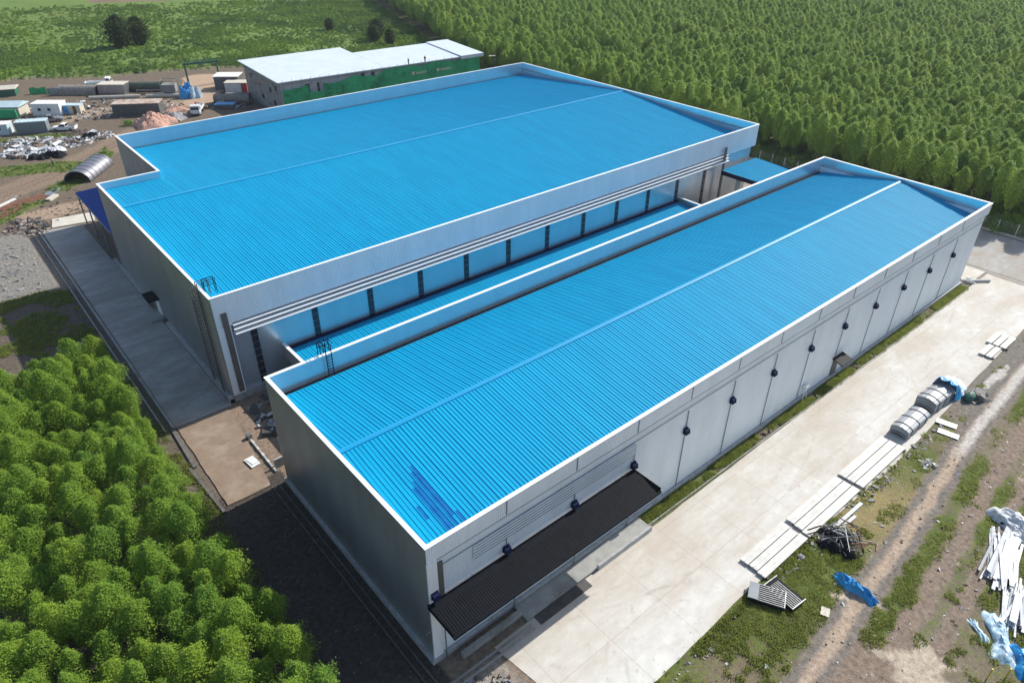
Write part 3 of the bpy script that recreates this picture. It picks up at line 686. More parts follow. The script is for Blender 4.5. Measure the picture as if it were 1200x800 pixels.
person((98.6,144.9,8.7),-.6,'worker in red shirt standing further right on the pale roof edge',M['clothr'])
person((3.6,145.6,.05),2.5,'person in pale shirt walking on the track below the scrap heaps',M['cream'])

# ------------------------------------------------------------------ yard: cabins, sheds, vehicles
A0=-.62
def P(x,y): return (x,y,0)
def cabin(name,label,cat,a,b,D,H,wm,rm,windows=(),door=None,over=.1,gable=0,group=None,panels=None,ribs=False):
    # a,b front base corners (x,y)
    ax,ay=a;bx,by=b; L=math.hypot(bx-ax,by-ay); rz=math.atan2(by-ay,bx-ax)
    t=thing(name,label,cat,(ax,ay,0),rz,group,local=True)
    m=MB(); m.box(0,L,0,D,0,H)
    if ribs:
        m.ribs((0,-.01,.1),(1,0,0),(0,0,H-.15),(0,-1,0),L,.3,wallprof(.05))
        m.ribs((-.01,D,.1),(0,-1,0),(0,0,H-.15),(-1,0,0),D,.3,wallprof(.05))
    m.build('wall',wm,t)
    m=MB()
    if gable: m.side([(0,0)],0,0) if 0 else None
    if gable:
        m.add([(-over,-over,H),(L+over,-over,H),(L+over,D/2,H+gable),(-over,D/2,H+gable),(-over,D+over,H),(L+over,D+over,H),(-over,-over,H-.1),(L+over,-over,H-.1),(-over,D+over,H-.1),(L+over,D+over,H-.1)],[(0,1,2,3),(3,2,5,4),(6,7,1,0),(4,5,9,8),(0,3,4,8,6),(1,7,9,5,2)])
    else:
        m.box(-over,L+over,-over,D+over,H,H+.14)
        k=.5
        while k<L: m.box(k,k+.08,-over+.02,D+over-.02,H+.14,H+.18); k+=.9
    m.build('roof',rm,t)
    for (x,z,w,h) in windows: 
        f=MB().box(x-w/2,x+w/2,-.05,-.01,z-h/2,z+h/2).build('window',M['darkwin'],t)
        MB().box(x-w/2-.06,x+w/2+.06,-.07,-.045,z+h/2,z+h/2+.07).box(x-w/2-.06,x+w/2+.06,-.09,-.045,z-h/2-.07,z-h/2).box(x-w/2-.07,x-w/2,-.08,-.045,z-h/2-.05,z+h/2+.05).box(x+w/2,x+w/2+.07,-.08,-.045,z-h/2-.05,z+h/2+.05).build('frame',M['white'],f)
    if door: MB().box(door[0],door[0]+door[1],-.06,-.015,.05,2.1).build('door',door[2],t)
    if panels:
        for x0,x1,mt in panels: MB().box(x0,x1,-.06,-.01,.1,H-.1).build('side_panel',mt,t)
    for x in (.15,L-.15):
        for y in (.15,D-.15): pass
    return t
cabin('site_cabin','white site cabin with two small dark windows','cabin',(8.4,189.9),(13.9,185.6),3.6,2.9,M['white'],M['white'],windows=((1.9,1.6,.8,.7),(4.3,1.6,.8,.7)))
cabin('kiosk','small kiosk striped blue, beige and maroon beside the white cabin','kiosk',(14.9,186.7),(18.2,184.2),2.2,2.1,M['cream'],M['paleblue'],panels=((.0,1.2,M['bluetarp']),(1.2,2.3,M['cream']),(2.3,3.1,M['rustplate'])))
cabin('shipping_container','grey ribbed container with pale roof standing left of the white pickup','container',(2.1,174.6),(8.1,172.0),2.6,2.7,M['greycont'],M['paleblue'],ribs=True)
cabin('storage_shed','long dark container shed under a rust-streaked roof','shed',(24.0,176.2),(33.6,170.4),4.4,3.0,M['darkgrey'],M['rust'],ribs=True,over=.15)
cabin('storage_shed','cream corrugated shed at the right end of the long grey tunnel','shed',(26.9,201.3),(32.4,197.0),3.8,2.8,M['silver'],M['cream'],ribs=True,over=.2)
cabin('hut','pale blue roofed hut with green netting draped on its side','hut',(-1.,195.0),(5.6,190.3),5.0,2.7,M['cream'],M['paleblue'],gable=.9,over=.4)
nt_=MB(); nt_.cbox((1.8,191.9,1.2),(7.5,.3,2.1),math.atan2(-4.7,6.6)); tag(nt_.build('shade_net',M['net']),'green netting hung in front of the pale blue roofed hut','net')
cabin('hut','cream roofed hut with green skirt at the left edge behind the blue-roofed hut','hut',(2.5,217.2),(8.9,214.8),4.5,2.0,M['green'],M['cream'],gable=.6,over=.3)
cabin('site_cabin','small pale cabin cut off by the left edge below the netted hut','cabin',(-3.2,177.8),(.6,175.6),3.0,2.4,M['paleblue'],M['white'],windows=((2.6,1.5,.7,.6),))
cabin('storage_shed','white-roofed open shed beside the block building wall','shed',(54.2,187.0),(59.6,183.0),5.0,3.6,M['darkgrey'],M['white'],over=.3)
cabin('storage_shed','shed with red and white striped side below the white-roofed shed','shed',(55.0,181.3),(59.8,177.6),3.4,2.8,M['red'],M['cream'],panels=((0,4.5,M['debw']),),over=.2)
cabin('equipment_box','low blue lidded box in front of the concrete pipes','box',(46.6,167.2),(50.4,164.3),2.4,1.1,M['darkgrey'],M['bluetarp'])

def pickup(loc,rz,label,paint,bedm,group=None):
    t=thing('pickup_truck',label,'pickup',loc,rz,group,local=True)
    W=.93
    m=MB(); m.side([(-2.75,.45),(-2.75,1.02),(-1.0,1.05),(.95,1.08),(2.3,1.0),(2.72,.85),(2.78,.45),(2.3,.38),(-2.4,.38)],-W,W)
    m.side([(-.75,1.04),(-.62,1.72),(.35,1.74),(1.15,1.07)],-W+.1,W-.1)
    m.box(-2.8,-1.0,-W,-W+.08,1.0,1.22); m.box(-2.8,-1.0,W-.08,W,1.0,1.22); m.box(-2.82,-2.72,-W,W,.9,1.22)
    m.build('body',paint,t)
    MB().box(-2.7,-.85,-W+.09,W-.09,1.04,1.09).build('cargo_bed',bedm,t)
    m=MB()
    for s in (-1,1): m.side([(-.6,1.12),(-.5,1.6),(.3,1.6),(.85,1.12)],s*(W-.1)-.012,s*(W-.1)+.012)
    m.add([(1.12,-W+.18,1.12),(1.12,W-.18,1.12),(.42,W-.22,1.7),(.42,-W+.22,1.7)],[(0,1,2,3)])
    m.add([(-.78,-W+.18,1.15),(-.78,W-.18,1.15),(-.66,W-.22,1.66),(-.66,-W+.22,1.66)],[(3,2,1,0)])
    m.build('window',M['glass'],t)
    for x in (-1.75,1.75):
        for s in (-1,1):
            w_=MB().tube((x,s*(W-.22),.38),(x,s*(W+.02),.38),.38,16).build('wheel',M['tyre'],t)
            MB().tube((x,s*(W+.0),.38),(x,s*(W+.03),.38),.2,10).build('rim',M['steel'],w_)
    for s in (-1,1): MB().cbox((2.72,s*.68,.82),(.12,.36,.16)).build('headlight',M['wrap'],t)
    m=MB(); m.box(2.72,2.85,-W+.05,W-.05,.42,.6); m.build('bumper',M['darkgrey'],t)
    return t
pickup((11.5,171.4,0.02),math.atan2(3.2,-4.6),'white pickup with an open dark cargo bed','x' and M['white'],M['darkgrey'])
pickup((10.6,181.4,0.02),math.atan2(-1.2,3.6),'silver pickup parked behind the grey container',M['silverpaint'],M['darkgrey'])
def truck(loc,rz,label,crane=True):
    t=thing('flatbed_truck',label,'truck',loc,rz,None,local=True)
    m=MB(); m.side([(1.6,.5),(1.6,2.45),(1.9,2.6),(3.1,2.55),(3.45,1.6),(3.5,.5)],-1.1,1.1); m.build('cab',M['white'],t)
    m=MB(); m.add([(3.13,-1.0,2.45),(3.13,1.0,2.45),(3.46,1.0,1.62),(3.46,-1.0,1.62)],[(0,1,2,3)])
    for s in (-1,1): m.box(2.2,3.0,s*1.1-.012,s*1.1+.012,1.55,2.3)
    m.build('window',M['glass'],t)
    m=MB(); m.box(-3.6,1.4,-1.15,1.15,.95,1.12); m.box(-3.6,1.4,-1.18,-1.1,1.1,1.6); m.box(-3.6,1.4,1.1,1.18,1.1,1.6); m.box(-3.65,-3.57,-1.18,1.18,1.1,1.6); m.build('flatbed',M['white'],t)
    m=MB(); m.box(-3.5,3.3,-.45,.45,.6,.92); m.build('chassis',M['darkgrey'],t)
    for x in (-2.6,-1.6,2.5):
        for s in (-1,1): MB().tube((x,s*.8,.48),(x,s*1.1,.48),.48,16).build('wheel',M['tyre'],t)
    if crane:
        m=MB(); m.tube((1.3,0,1.1),(1.2,0,3.0),.18,8); m.tube((1.2,0,2.9),(-1.4,.4,2.2),.14,8); m.build('crane_arm',M['red'],t)
    for s in (-1,1): MB().cbox((3.5,s*.8,.85),(.08,.34,.2)).build('headlight',M['wrap'],t)
    MB().box(3.45,3.6,-1.1,1.1,.45,.7).build('bumper',M['darkgrey'],t)
    return t
truck((41.8,166.6,.02),math.atan2(-4.0,-2.2),'white crane truck parked beside the pale earth area')
truck((29.6,211.3,.02),math.atan2(-1.2,2.6),'white truck behind the cream shed, mostly hidden',False)

def halfpipe(name,label,cat,p,q,r,H,mat,rib=.8,endm=None,th=.12):
    t=thing(name,label,cat,(p[0],p[1],0),math.atan2(q[1]-p[1],q[0]-p[0]),None,local=True); L=math.hypot(q[0]-p[0],q[1]-p[1])
    m=MB(); n=18; nx=max(2,int(L/.2)); vs=[];fs=[]
    for i in range(nx+1):
        x=L*i/nx; rr=1+.012*math.sin(i*2.1)
        for j in range(n+1):
            a=math.pi*j/n; vs.append((x,-r*rr*math.cos(a),H*rr*math.sin(a)))
    for i in range(nx):
        for j in range(n): fs.append((i*(n+1)+j,(i+1)*(n+1)+j,(i+1)*(n+1)+j+1,i*(n+1)+j+1))
    m.add(vs,fs); o=m.build('shell',mat,t,smooth=True); md=o.modifiers.new('s','SOLIDIFY'); md.thickness=th; md.offset=-1
    m=MB(); k=.05
    while k<L:
        pts=[(k,-(r+.04)*math.cos(math.pi*j/n),(H+.04)*math.sin(math.pi*j/n)) for j in range(n+1)]
        for a,b in zip(pts[:-1],pts[1:]): m.tube(a,b,.05,4)
        k+=rib
    m.build('rib',endm or mat,t)
    return t
halfpipe('arched_shelter','open silver corrugated arch shelter beside the large warehouse corner','shelter',(5.0,131.6),(11.6,140.2),2.6,2.3,M['silver'],1.7,M['steel'])
halfpipe('tunnel_shelter','long grey ribbed tunnel shelter between green netting and cream shed','shelter',(19.0,209.5),(27.2,203.0),1.9,2.4,M['concpipe'],.9)
def fullpipe(label,p,q,r,mat,group=None,z=None):
    t=thing('storage_pipe',label,'pipe',(p[0],p[1],0),math.atan2(q[1]-p[1],q[0]-p[0]),group,local=True); L=math.hypot(q[0]-p[0],q[1]-p[1]); z=z or r
    m=MB(); n=20; vs=[];fs=[]
    for x,rr in ((0,r),(L,r),(L,r*.88),(0,r*.88)):
        for j in range(n): a=2*math.pi*j/n; vs.append((x,rr*math.cos(a),z+rr*math.sin(a)))
    for k in range(4):
        for j in range(n): fs.append((k*n+j,k*n+(j+1)%n,((k+1)%4)*n+(j+1)%n,((k+1)%4)*n+j))
    m.add(vs,fs); m.build('pipe_body',mat,t,smooth=False)
    m=MB(); k=.3
    while k<L: m.tube((k,0,z),(k+.12,0,z),r*1.04,20); k+=2.2
    m.build('collar',mat,t); return t
fullpipe('dark green cylindrical tank behind the rusty-roofed shed',(34.2,201.8),(43.0,195.2),1.25,M['olive'])
fullpipe('large concrete pipe lying beside the block building',(48.9,173.4),(56.3,167.4),1.15,M['concpipe'])
fullpipe('second concrete pipe lying behind the large concrete pipe',(53.0,176.0),(58.0,172.0),.8,M['concpipe'])
fullpipe('long pale pipe lying behind the rusty-roofed shed, nearest the kiosk',(23.6,198.3),(35.0,191.6),.45,M['cream'])
fullpipe('short pale pipe end to end with the long one, near the blue tarp',(36.2,190.4),(43.6,185.6),.5,M['cream'])
# hopper frame
t=thing('hopper','grey hopper on a steel frame beside the blue tarp','hopper',(42.3,188.6,0),A0,None,local=True)
MB().box(-1.8,1.8,-1.4,1.4,1.2,3.2).add([(-1.8,-1.4,1.2),(1.8,-1.4,1.2),(1.8,1.4,1.2),(-1.8,1.4,1.2),(-.5,-.4,.2),(.5,-.4,.2),(.5,.4,.2),(-.5,.4,.2)],[(0,4,5,1),(1,5,6,2),(2,6,7,3),(3,7,4,0)]).build('bin',M['blockwall'],t)
m=MB()
for x in (-1.9,1.9):
    for y in (-1.5,1.5): m.tube((x,y,0),(x,y,4.2),.09,6)
for y in (-1.5,1.5): m.tube((-1.9,y,4.2),(1.9,y,4.2),.07,6)
for x in (-1.9,1.9): m.tube((x,-1.5,4.2),(x,1.5,4.2),.07,6)
m.build('frame',M['steel'],t)
t=thing('conveyor','low dark conveyor frame with pale side rail behind the rusty-roofed shed','conveyor',(38.6,194.2,0),A0,None,local=True)
MB().box(-3.6,3.2,-.5,.5,.7,1.1).build('belt',M['black'],t); m=MB()
for x in (-3.2,0,2.8): m.box(x-.08,x+.08,-.5,.5,0,.7)
m.box(-3.7,3.3,-.6,-.5,.95,1.25); m.build('frame',M['steel'],t)
# gantry
t=thing('gantry_crane','tall green gantry frame spanning the pale earth patch','gantry',(54.3,195.6,0),math.atan2(-1.6,8.6),None,local=True)
for x in (-4.4,4.4):
    m=MB(); m.tube((x,-1.1,0),(x,0,6.0),.2,6); m.tube((x,1.1,0),(x,0,6.0),.2,6); m.tube((x,-.7,2.1),(x,.7,2.1),.1,6); m.build('leg',M['green'],t)
m=MB(); m.box(-4.9,4.9,-.28,.28,5.8,6.35); 
for k in range(10): m.tube((-4.6+k,.0,6.35),(-4.1+k,0,6.8),.05,4)
m.box(-4.8,4.8,-.06,.06,6.8,6.9); m.build('beam',M['green'],t); MB().box(-.5,.5,-.4,.4,5.3,5.8).build('hoist',M['steel'],t)
# lamp posts
def lamp(x,y,h,label,grp='lamp posts beyond the buildings'):
    t=thing('lamp_post',label,'lamp post',(x,y,0),0,grp,local=True)
    MB().tube((0,0,0),(0,0,h),.12,8,r2=.07).build('pole',M['steel'],t); MB().tube((0,0,h),(-1.4,0,h+.15),.05,6).build('arm',M['steel'],t); MB().box(-2.2,-1.3,-.22,.22,h+.08,h+.22).build('lamp_head',M['white'],t)
lamp(120.8,141.5,8.2,'lamp post at the right end of the block building')
lamp(120.5,120.5,6.9,'lamp post behind the far corner of the large warehouse')
lamp(120.8,93.,5.6,'lamp post behind the far gable of the large warehouse')
m=MB().tube((0,0,0),(0,0,4.3),.08,6,r2=.05).tube((-.6,0,3.9),(.6,0,3.9),.04,5); tag(m.build('utility_pole',M['steel'],org=(34.5,216.8,0)),'thin grey utility pole in the scrub edge above the cream shed','pole')
# mounds
def mound(name,label,cat,cx,cy,rx,ry,h,mat,rz=0,kind=None,n=34,amp=.35,sc=.8):
    vs=[];fs=[]; 
    for i in range(n+1):
        for j in range(n+1):
            u=-1+2*i/n; v=-1+2*j/n; r=math.hypot(u,v); a=math.atan2(v,u)
            rr=r*(1+.18*math.sin(a*3+cx)+.1*math.sin(a*5+cy))
            base=max(0,1-rr)**.85
            z=h*base*(1+amp*(float(fbm(np.array([cx+u*rx]),np.array([cy+v*ry]),sc,3)[0])-.5)*2)+(-.15 if rr>.98 else 0)
            vs.append((u*rx,v*ry,z))
    for i in range(n):
        for j in range(n): a=i*(n+1)+j; fs.append((a,a+n+1,a+n+2,a+1))
    o=MB().add(vs,fs).build(name,mat,smooth=False,org=None); o.location=(cx,cy,0); o.rotation_euler=(0,0,rz); tag(o,label,cat,kind=kind); return o
mound('gravel_pile','large pinkish gravel pile beside the rusty-roofed shed','gravel pile',29.6,162.6,5.2,4.4,3.3,M['pink'])
mound('gravel_pile','low grey gravel pile between the pink pile and the truck','gravel pile',35.4,165.0,3.2,3.4,1.8,M['gravel'])
mound('gravel_pile','small pale earth pile in front of the blue tarp','gravel pile',38.2,172.5,3.2,2.2,1.2,M['pink'])
mound('earth_bank','low brown earth bank behind the scrap heaps','earth bank',14.8,165.2,5.5,2.2,1.1,M['debb'],A0)
def tarp(label,cx,cy,rx,ry,h,mat,rz=0,n=26,sc=.7,z0=.05,name='tarp'):
    vs=[];fs=[]
    for i in range(n+1):
        for j in range(n+1):
            u=-1+2*i/n; v=-1+2*j/n; w=1+.25*math.sin(4*u+cx)
            nn=float(fbm(np.array([cx*3+u*rx]),np.array([cy*3+v*ry]),sc,4)[0])
            env=max(0,1-abs(v)**2.4)*max(0,1-abs(u)**4)
            vs.append((u*rx+.15*math.sin(9*v+cx),v*ry*w+.22*rx*math.sin(2.2*u),z0+h*env*(.25+1.3*nn)))
    for i in range(n):
        for j in range(n): a=i*(n+1)+j; fs.append((a,a+n+1,a+n+2,a+1))
    o=MB().add(vs,fs).build(name,mat); o.location=(cx,cy,0); o.rotation_euler=(0,0,rz); md=o.modifiers.new('s','SOLIDIFY'); md.thickness=.03; return tag(o,label,'tarp')
tarp('blue tarp hung over goods beside the grey hopper',45.3,183.8,2.0,1.6,3.4,M['bluetarp'],A0)
tarp('pale blue tarp edge next to the blue tarp and hopper',47.0,182.2,1.3,1.3,3.0,M['tarplight'],A0)
tarp('crumpled blue tarp lying beside the bare dirt path',31.9,-17.9,1.9,.55,.75,M['bluetarp'],R(72),sc=.45)
for i,(a,b,h) in enumerate((((12.3,214.6),(16.0,212.2),1.7),((16.2,212.0),(19.2,210.3),1.5),((24.2,208.6),(29.5,205.6),1.5))):
    m=MB(); L=math.hypot(b[0]-a[0],b[1]-a[1]); rz=math.atan2(b[1]-a[1],b[0]-a[0]); k=int(L/.4)
    T=Matrix.Translation((a[0],a[1],0))@Matrix.Rotation(rz,4,'Z')
    for j in range(k):
        x0=L*j/k;x1=L*(j+1)/k; m.add([(x0,.12*math.sin(j*1.3),0),(x1,.12*math.sin((j+1)*1.3),0),(x1,.12*math.sin((j+1)*1.3),h+.2*math.sin(j*.9)),(x0,.12*math.sin(j*1.3),h+.2*math.sin((j-1)*.9))],[(0,1,2,3)],0,T)
    for j in range(0,k+1,4): m.box(L*j/k-.05,L*j/k+.05,-.05,.05,0,h+.3,1,T)
    tag(m.build('net_fence',[M['net'],M['steel']]),['green net fence left of the grey tarpaulin screen','green net fence just right of the grey screen, before the tunnel shelter','green net fence behind the grey tunnel shelter'][i],'fence')
tag(MB().cbox((17.6,208.9,1.0),(3.2,.1,2.2),A0,0,rx=.25).build('screen',M['wrap']),'grey tarpaulin screen leaning on the green net fence','screen')
# rusty plates and beams on the left
tag(MB().cbox((-5.6,126.6,.1),(8.6,3.0,.12),R(17)).build('steel_plate',M['rustplate']),'rust brown steel sheet at the left edge of the ground below the track','sheet')
tag(MB().cbox((-9.,122.3,.1),(6.,2.0,.12),R(25)).build('steel_plate',M['rustplate']),'second rusty sheet, nearer the frame edge','sheet')
tag(MB().cbox((-8.2,127.4,.32),(4.6,.5,.25),R(38)).build('beam',M['white']),'white beam lying across the rusty sheet','beam')
tag(MB().cbox((-.9,125.3,.25),(2.8,1.0,.4),R(48)).build('beam',M['cream']),'short cream slab below the silver arch shelter','slab')
tag(MB().cbox((0.6,129.8,.06),(5.5,1.6,.08),R(45)).build('steel_plate',M['greycont']),'flat grey sheet left of the silver arch shelter','sheet')
# scrap heaps
def scatter(name,label,cat,mats,cx,cy,rx,ry,n,smin,smax,h=.5,rz=0,kind='stuff',flat=.12,group=None):
    m=MB()
    for i in range(n):
        r=math.sqrt(random.random()); a=random.random()*6.283; u=r*math.cos(a)*rx; v=r*math.sin(a)*ry
        x=cx+u*math.cos(rz)-v*math.sin(rz); y=cy+u*math.sin(rz)+v*math.cos(rz)
        s=random.uniform(smin,smax)*random.choice((.6,.8,1,1.6)); z=h*(1-r)*random.random()+.06
        m.cbox((x,y,z),(s,s*random.uniform(.3,.9),s*random.uniform(flat,flat*3)),random.random()*6.28,random.randrange(len(mats)),rx=random.gauss(0,.3),ry=random.gauss(0,.3))
    o=m.build(name,mats); return tag(o,label,cat,group,kind)
W3=[M['debw'],M['debb'],M['wrap'],M['rubble'],M['debd']]
scatter('scrap_heap','spread of white and brown scrap left of the scrap pile with black bags','scrap',W3,3.2,165.8,6.5,4.2,700,.2,.9,.7,A0)
scatter('scrap_heap','pale scrap scattered in front of the white pickup','scrap',W3,10.5,160.5,5.2,4.2,620,.2,.8,.7,A0)
scatter('scrap_heap','heap of white and dark scrap at the right end of the heaps','scrap',[M['debw'],M['debd'],M['debw'],M['debb']],16.,161.6,3.6,2.6,380,.25,1.1,1.2,A0)
scatter('scrap_heap','white sheeting scrap in front of the heaps at the left','scrap',[M['debw'],M['debw'],M['wrap'],M['debb']],1.2,158.2,5.8,3.6,300,.3,1.5,.7,A0)
scatter('scrap_heap','low brown rubble left of the beige slab','scrap',[M['debb'],M['rubble'],M['debd']],-7.5,113.5,3.5,5.5,190,.2,.8,.4,.3)
def blob(name,label,cat,c,r,mat,sub=2,amp=.3):
    import bmesh
    bm=bmesh.new(); bmesh.ops.create_icosphere(bm,subdivisions=sub+1,radius=1)
    for v in bm.verts:
        k=1+amp*math.sin(v.co.x*4+c[0])*math.cos(v.co.y*5+c[1])*math.sin(v.co.z*3+1); v.co=Vector((v.co.x*r[0],v.co.y*r[1],max(v.co.z*r[2],-.2*r[2])))*k
    me=bpy.data.meshes.new(name); bm.to_mesh(me); bm.free(); me.materials.append(mat); o=bpy.data.objects.new(name,me); COL.objects.link(o); o.location=c; return tag(o,label,cat)
tarp('long black bagged bundle at the front of the scrap heaps',4.6,151.6,2.5,1.3,1.2,M['black'],A0,sc=.5,name='waste_bag')
tarp('black bagged bundle left of the long one',1.4,153.2,1.5,1.1,1.0,M['black'],.3,sc=.5,name='waste_bag')
tarp('dark bag on the right-hand scrap heap',14.6,160.9,1.7,1.0,1.3,M['black'],A0,sc=.5,name='waste_bag')
tarp('white puffy bundle above the long black bag',6.4,155.2,1.9,1.3,1.0,M['debw'],.5,sc=.5,name='waste_bag')
for i in range(7): 
    x,y=random.uniform(-2,9),random.uniform(153,166)
    tag(MB().cbox((0,0,.5),(random.uniform(1.6,3.2),random.uniform(.8,1.6),.06),random.random()*3,0,rx=random.gauss(0,.25),ry=random.gauss(0,.2)).build('scrap_sheet',M['debw'],org=None),'white sheet lying loose on the left scrap heaps','sheet','loose white sheets on the scrap heaps').location=(x,y,0)
scatter('yard_clutter','brown and pale clutter scattered between the cabins and sheds','scrap',[M['debb'],M['rubble'],M['debd'],M['debw']],22,186,24,10,700,.15,.9,.3,A0)
scatter('yard_clutter','dark clutter beside the concrete pipes and truck','scrap',[M['debd'],M['debb'],M['steel']],50,169,6,4,160,.3,1.3,.9,A0)
scatter('rubble','debris scattered in the gap between the warehouses','scrap',[M['debd'],M['debb'],M['wrap'],M['debw']],4.5,36,3.4,5,150,.2,1.3,.5,0)
tarp('dark tarpaulin bundle in the gap under the link building',7.2,38.8,1.8,1.2,1.5,M['black'],.4,name='tarpaulin')
tag(MB().cbox((3.2,34.6,.6),(1.6,.9,.1),.5,0,.15).build('scrap_sheet',M['wrap']),'pale sheet in the dark gap beside the near warehouse corner','sheet')

# ------------------------------------------------------------------ precast panels on the road
pg='precast panels laid along the road edge'
def ppanel(x0,x1,y0,y1,z,label):
    m=MB(); m.box(x0,x1,y0,y1,z,z+.14); m.box(x0+.05,x1-.05,(y0+y1)/2-.05,(y0+y1)/2+.05,z+.14,z+.17); tag(m.build('precast_panel',M['panel'],org=((x0+x1)/2,(y0+y1)/2,0)),label,'panel',pg)
row=('inner','middle','outer')
for s,(a,b) in enumerate(((26.8,33.6),(34.2,43.6),(44.0,53.3))):
    nm=('nearest set beside the grid panels','set beside the dark scrap pile','set beside the bundles')[s]
    for r_ in range(3):
        y=-10.05-.92*r_; ppanel(a+random.uniform(-.15,.15),b+random.uniform(-.15,.15),y-.42,y+.42,.16,'long white precast panel, %s row of the %s'%(row[r_],nm))
        for x in ((a+.25),(b-.25)): tag(MB().box(x-.14,x+.14,y-.62,y-.30,.035,.22).build('timber_bearer',M['timber'],org=(x,y,0)),'dark timber bearer under an end of the long white precast panels','bearer','timber bearers under the precast panels')
for s,(a,b) in enumerate(((79.3,82.6),(83.0,86.8))):
    for r_ in range(3 if s else 2):
        y=-9.6-.85*r_-(0 if s else .5); ppanel(a,b,y-.34,y+.34,.18,'short white precast panel, %s row of the %s pair of stacks'%(row[r_],('nearer','farther')[s]))
        tag(MB().box(a+.1,a+.4,y-.62,y-.3,.035,.24).build('timber_bearer',M['timber'],org=(a,y,0)),'dark timber bearer under an end of the short white precast panels','bearer','bearers under the short panels')
tag(MB().cbox((39.5,-13.2,.2),(5.0,.35,.12),R(-1)).cbox((38.0,-13.6,.12),(4.0,.3,.12),R(-3)).build('timber_plank',M['wrap']),'pale planks lying on the grass between the precast panels and dark scrap pile','plank')
# bundles of curved sheets
def bundle(x,y,L,W,H,label,rz):
    t=thing('sheet_bundle',label,'bundle',(x,y,0),rz,None,local=True)
    m=MB(); nl=7
    for k in range(nl):
        z0=.25+H*k/nl; n=14; vs=[];fs=[]; off=random.uniform(-.12,.12)
        for i in (0,1):
            for j in range(n+1):
                v=-1+2*j/n; vs.append(((-L/2+off+(0 if k<5 else .0)) if i==0 else L/2+off,v*W/2,z0+.32*(1-v*v)+.01*math.sin(j*2.4)))
        base=len(vs)
        vs+=[(a,b,c-H/nl*.75) for a,b,c in vs]
        for j in range(n): fs.append((j,j+1,n+2+j,n+1+j)); fs.append((base+j,base+n+1+j,base+n+2+j,base+j+1))
        for j in range(n): fs.append((j,base+j,base+j+1,j+1)); fs.append((n+1+j,n+2+j,base+n+2+j,base+n+1+j))
        fs.append((0,n+1,base+n+1,base)); fs.append((n,base+n,base+2*n+1,2*n+1))
        m.add(vs,fs,0 if k%2 else 0)
    m.build('sheet_stack',M['wrap'],t)
    for x_ in (-L/3,0,L/3):
        m=MB(); n=14; pts=[(x_,(-1+2*j/n)*(W/2+.03),.25+H*6/7+.34*(1-(-1+2*j/n)**2)+.03) for j in range(n+1)]; pts=[(x_,-W/2-.03,.1)]+pts+[(x_,W/2+.03,.1)]
        for a,b in zip(pts[:-1],pts[1:]): m.tube(a,b,.04,4)
        m.build('strap',M['darkgrey'],t)
    for x_ in (-L/2+.4,0,L/2-.4): MB().box(x_-.12,x_+.12,-W/2,W/2,0,.22).build('bearer',M['timber'],t)
    return t
bundle(57.6,-10.7,5.2,2.0,.9,'strapped bundle of curved grey sheets at the end of the precast panels',0)
bundle(64.4,-10.5,4.6,2.3,1.3,'strapped bundle of curved grey sheets with blue tarp over its far end',-.05)
# draped blue tarp over far end of the second bundle
vs=[];fs=[];n=20;k=10
for i in range(k+1):
    for j in range(n+1):
        v=-1+2*j/n; u=i/k
        z=max(.08,1.98+.32*(1-v*v)-(1.9*max(0,abs(v)-.75)/.25)*1.0-2.1*u**2)+.07*math.sin(j*1.7+i)
        vs.append((66.2+u*2.3+.25*math.sin(j*.9),-10.6+v*(1.5+.35*u),z))
for i in range(k):
    for j in range(n): a=i*(n+1)+j; fs.append((a,a+n+1,a+n+2,a+1))
o=MB().add(vs,fs).build('tarp',M['bluetarp']); o.modifiers.new('s','SOLIDIFY').thickness=.03; tag(o,'blue tarp draped over the far end of the farther sheet bundle','tarp')
tarp('pale crumpled sheeting on the road edge beyond the blue-tarped bundle',70.0,-10.6,1.5,1.2,.35,M['tarplight'],.2,name='sheeting')
for i,(x,y,l) in enumerate(((61.3,-13.3,'white sheet on the grass below the blue-tarped bundle, nearer the road'),(59.6,-14.2,'white sheet on the grass below the blue-tarped bundle, farther from the road'))):
    tag(MB().cbox((x,y,.18),(.9,2.1,.05),R(12)).build('white_sheet',M['white']),l,'sheet')
scatter('rubble','dark junk and pale rubble at the pavement corner beyond the bundles','scrap',[M['debd'],M['gravel'],M['rubble']],69.5,-13.4,1.8,1.,70,.2,.8,.5,0)
blob('drum','dark green drum on its side beyond the bundles','drum',(68.2,-13.0,.4),(.9,.6,.6),M['green'],2,.1)
scatter('rubble','pale broken concrete patch on the grass beside the dirt path','scrap',[M['rubble'],M['debw'],M['debd']],52.9,-15.0,.9,.8,45,.15,.6,.2,0)
# dark steel scrap pile
def sticks(name,label,cat,mats,cx,cy,rx,ry,n,Lr,h,r=.05,rz=None,kind=None,sq=False):
    m=MB()
    for i in range(n):
        x=cx+random.gauss(0,rx*.5); y=cy+random.gauss(0,ry*.5); a=(random.random()*6.28 if rz is None else rz+random.gauss(0,.25)); L=random.uniform(*Lr); z=random.uniform(.08,h); dz=random.gauss(0,.18)*L
        p=(x-math.cos(a)*L/2,y-math.sin(a)*L/2,max(.06,z-dz/2)); q=(x+math.cos(a)*L/2,y+math.sin(a)*L/2,max(.06,z+dz/2))
        m.tube(p,q,random.uniform(r*.6,r*1.4),5,random.randrange(len(mats)))
    return tag(m.build(name,mats),label,cat,kind=kind)
sticks('scrap_pile','tangled pile of dark steel offcuts on the grass beside the precast panels','scrap',[M['darkgrey'],M['black'],M['steel'],M['darkgrey'],M['rustplate']],36.0,-14.1,1.5,1.5,90,(.8,2.7),1.0,.05)
tarp('dark sheet under the tangled steel pile',35.4,-14.2,1.4,1.5,.9,M['black'],.3,name='dark_sheet')
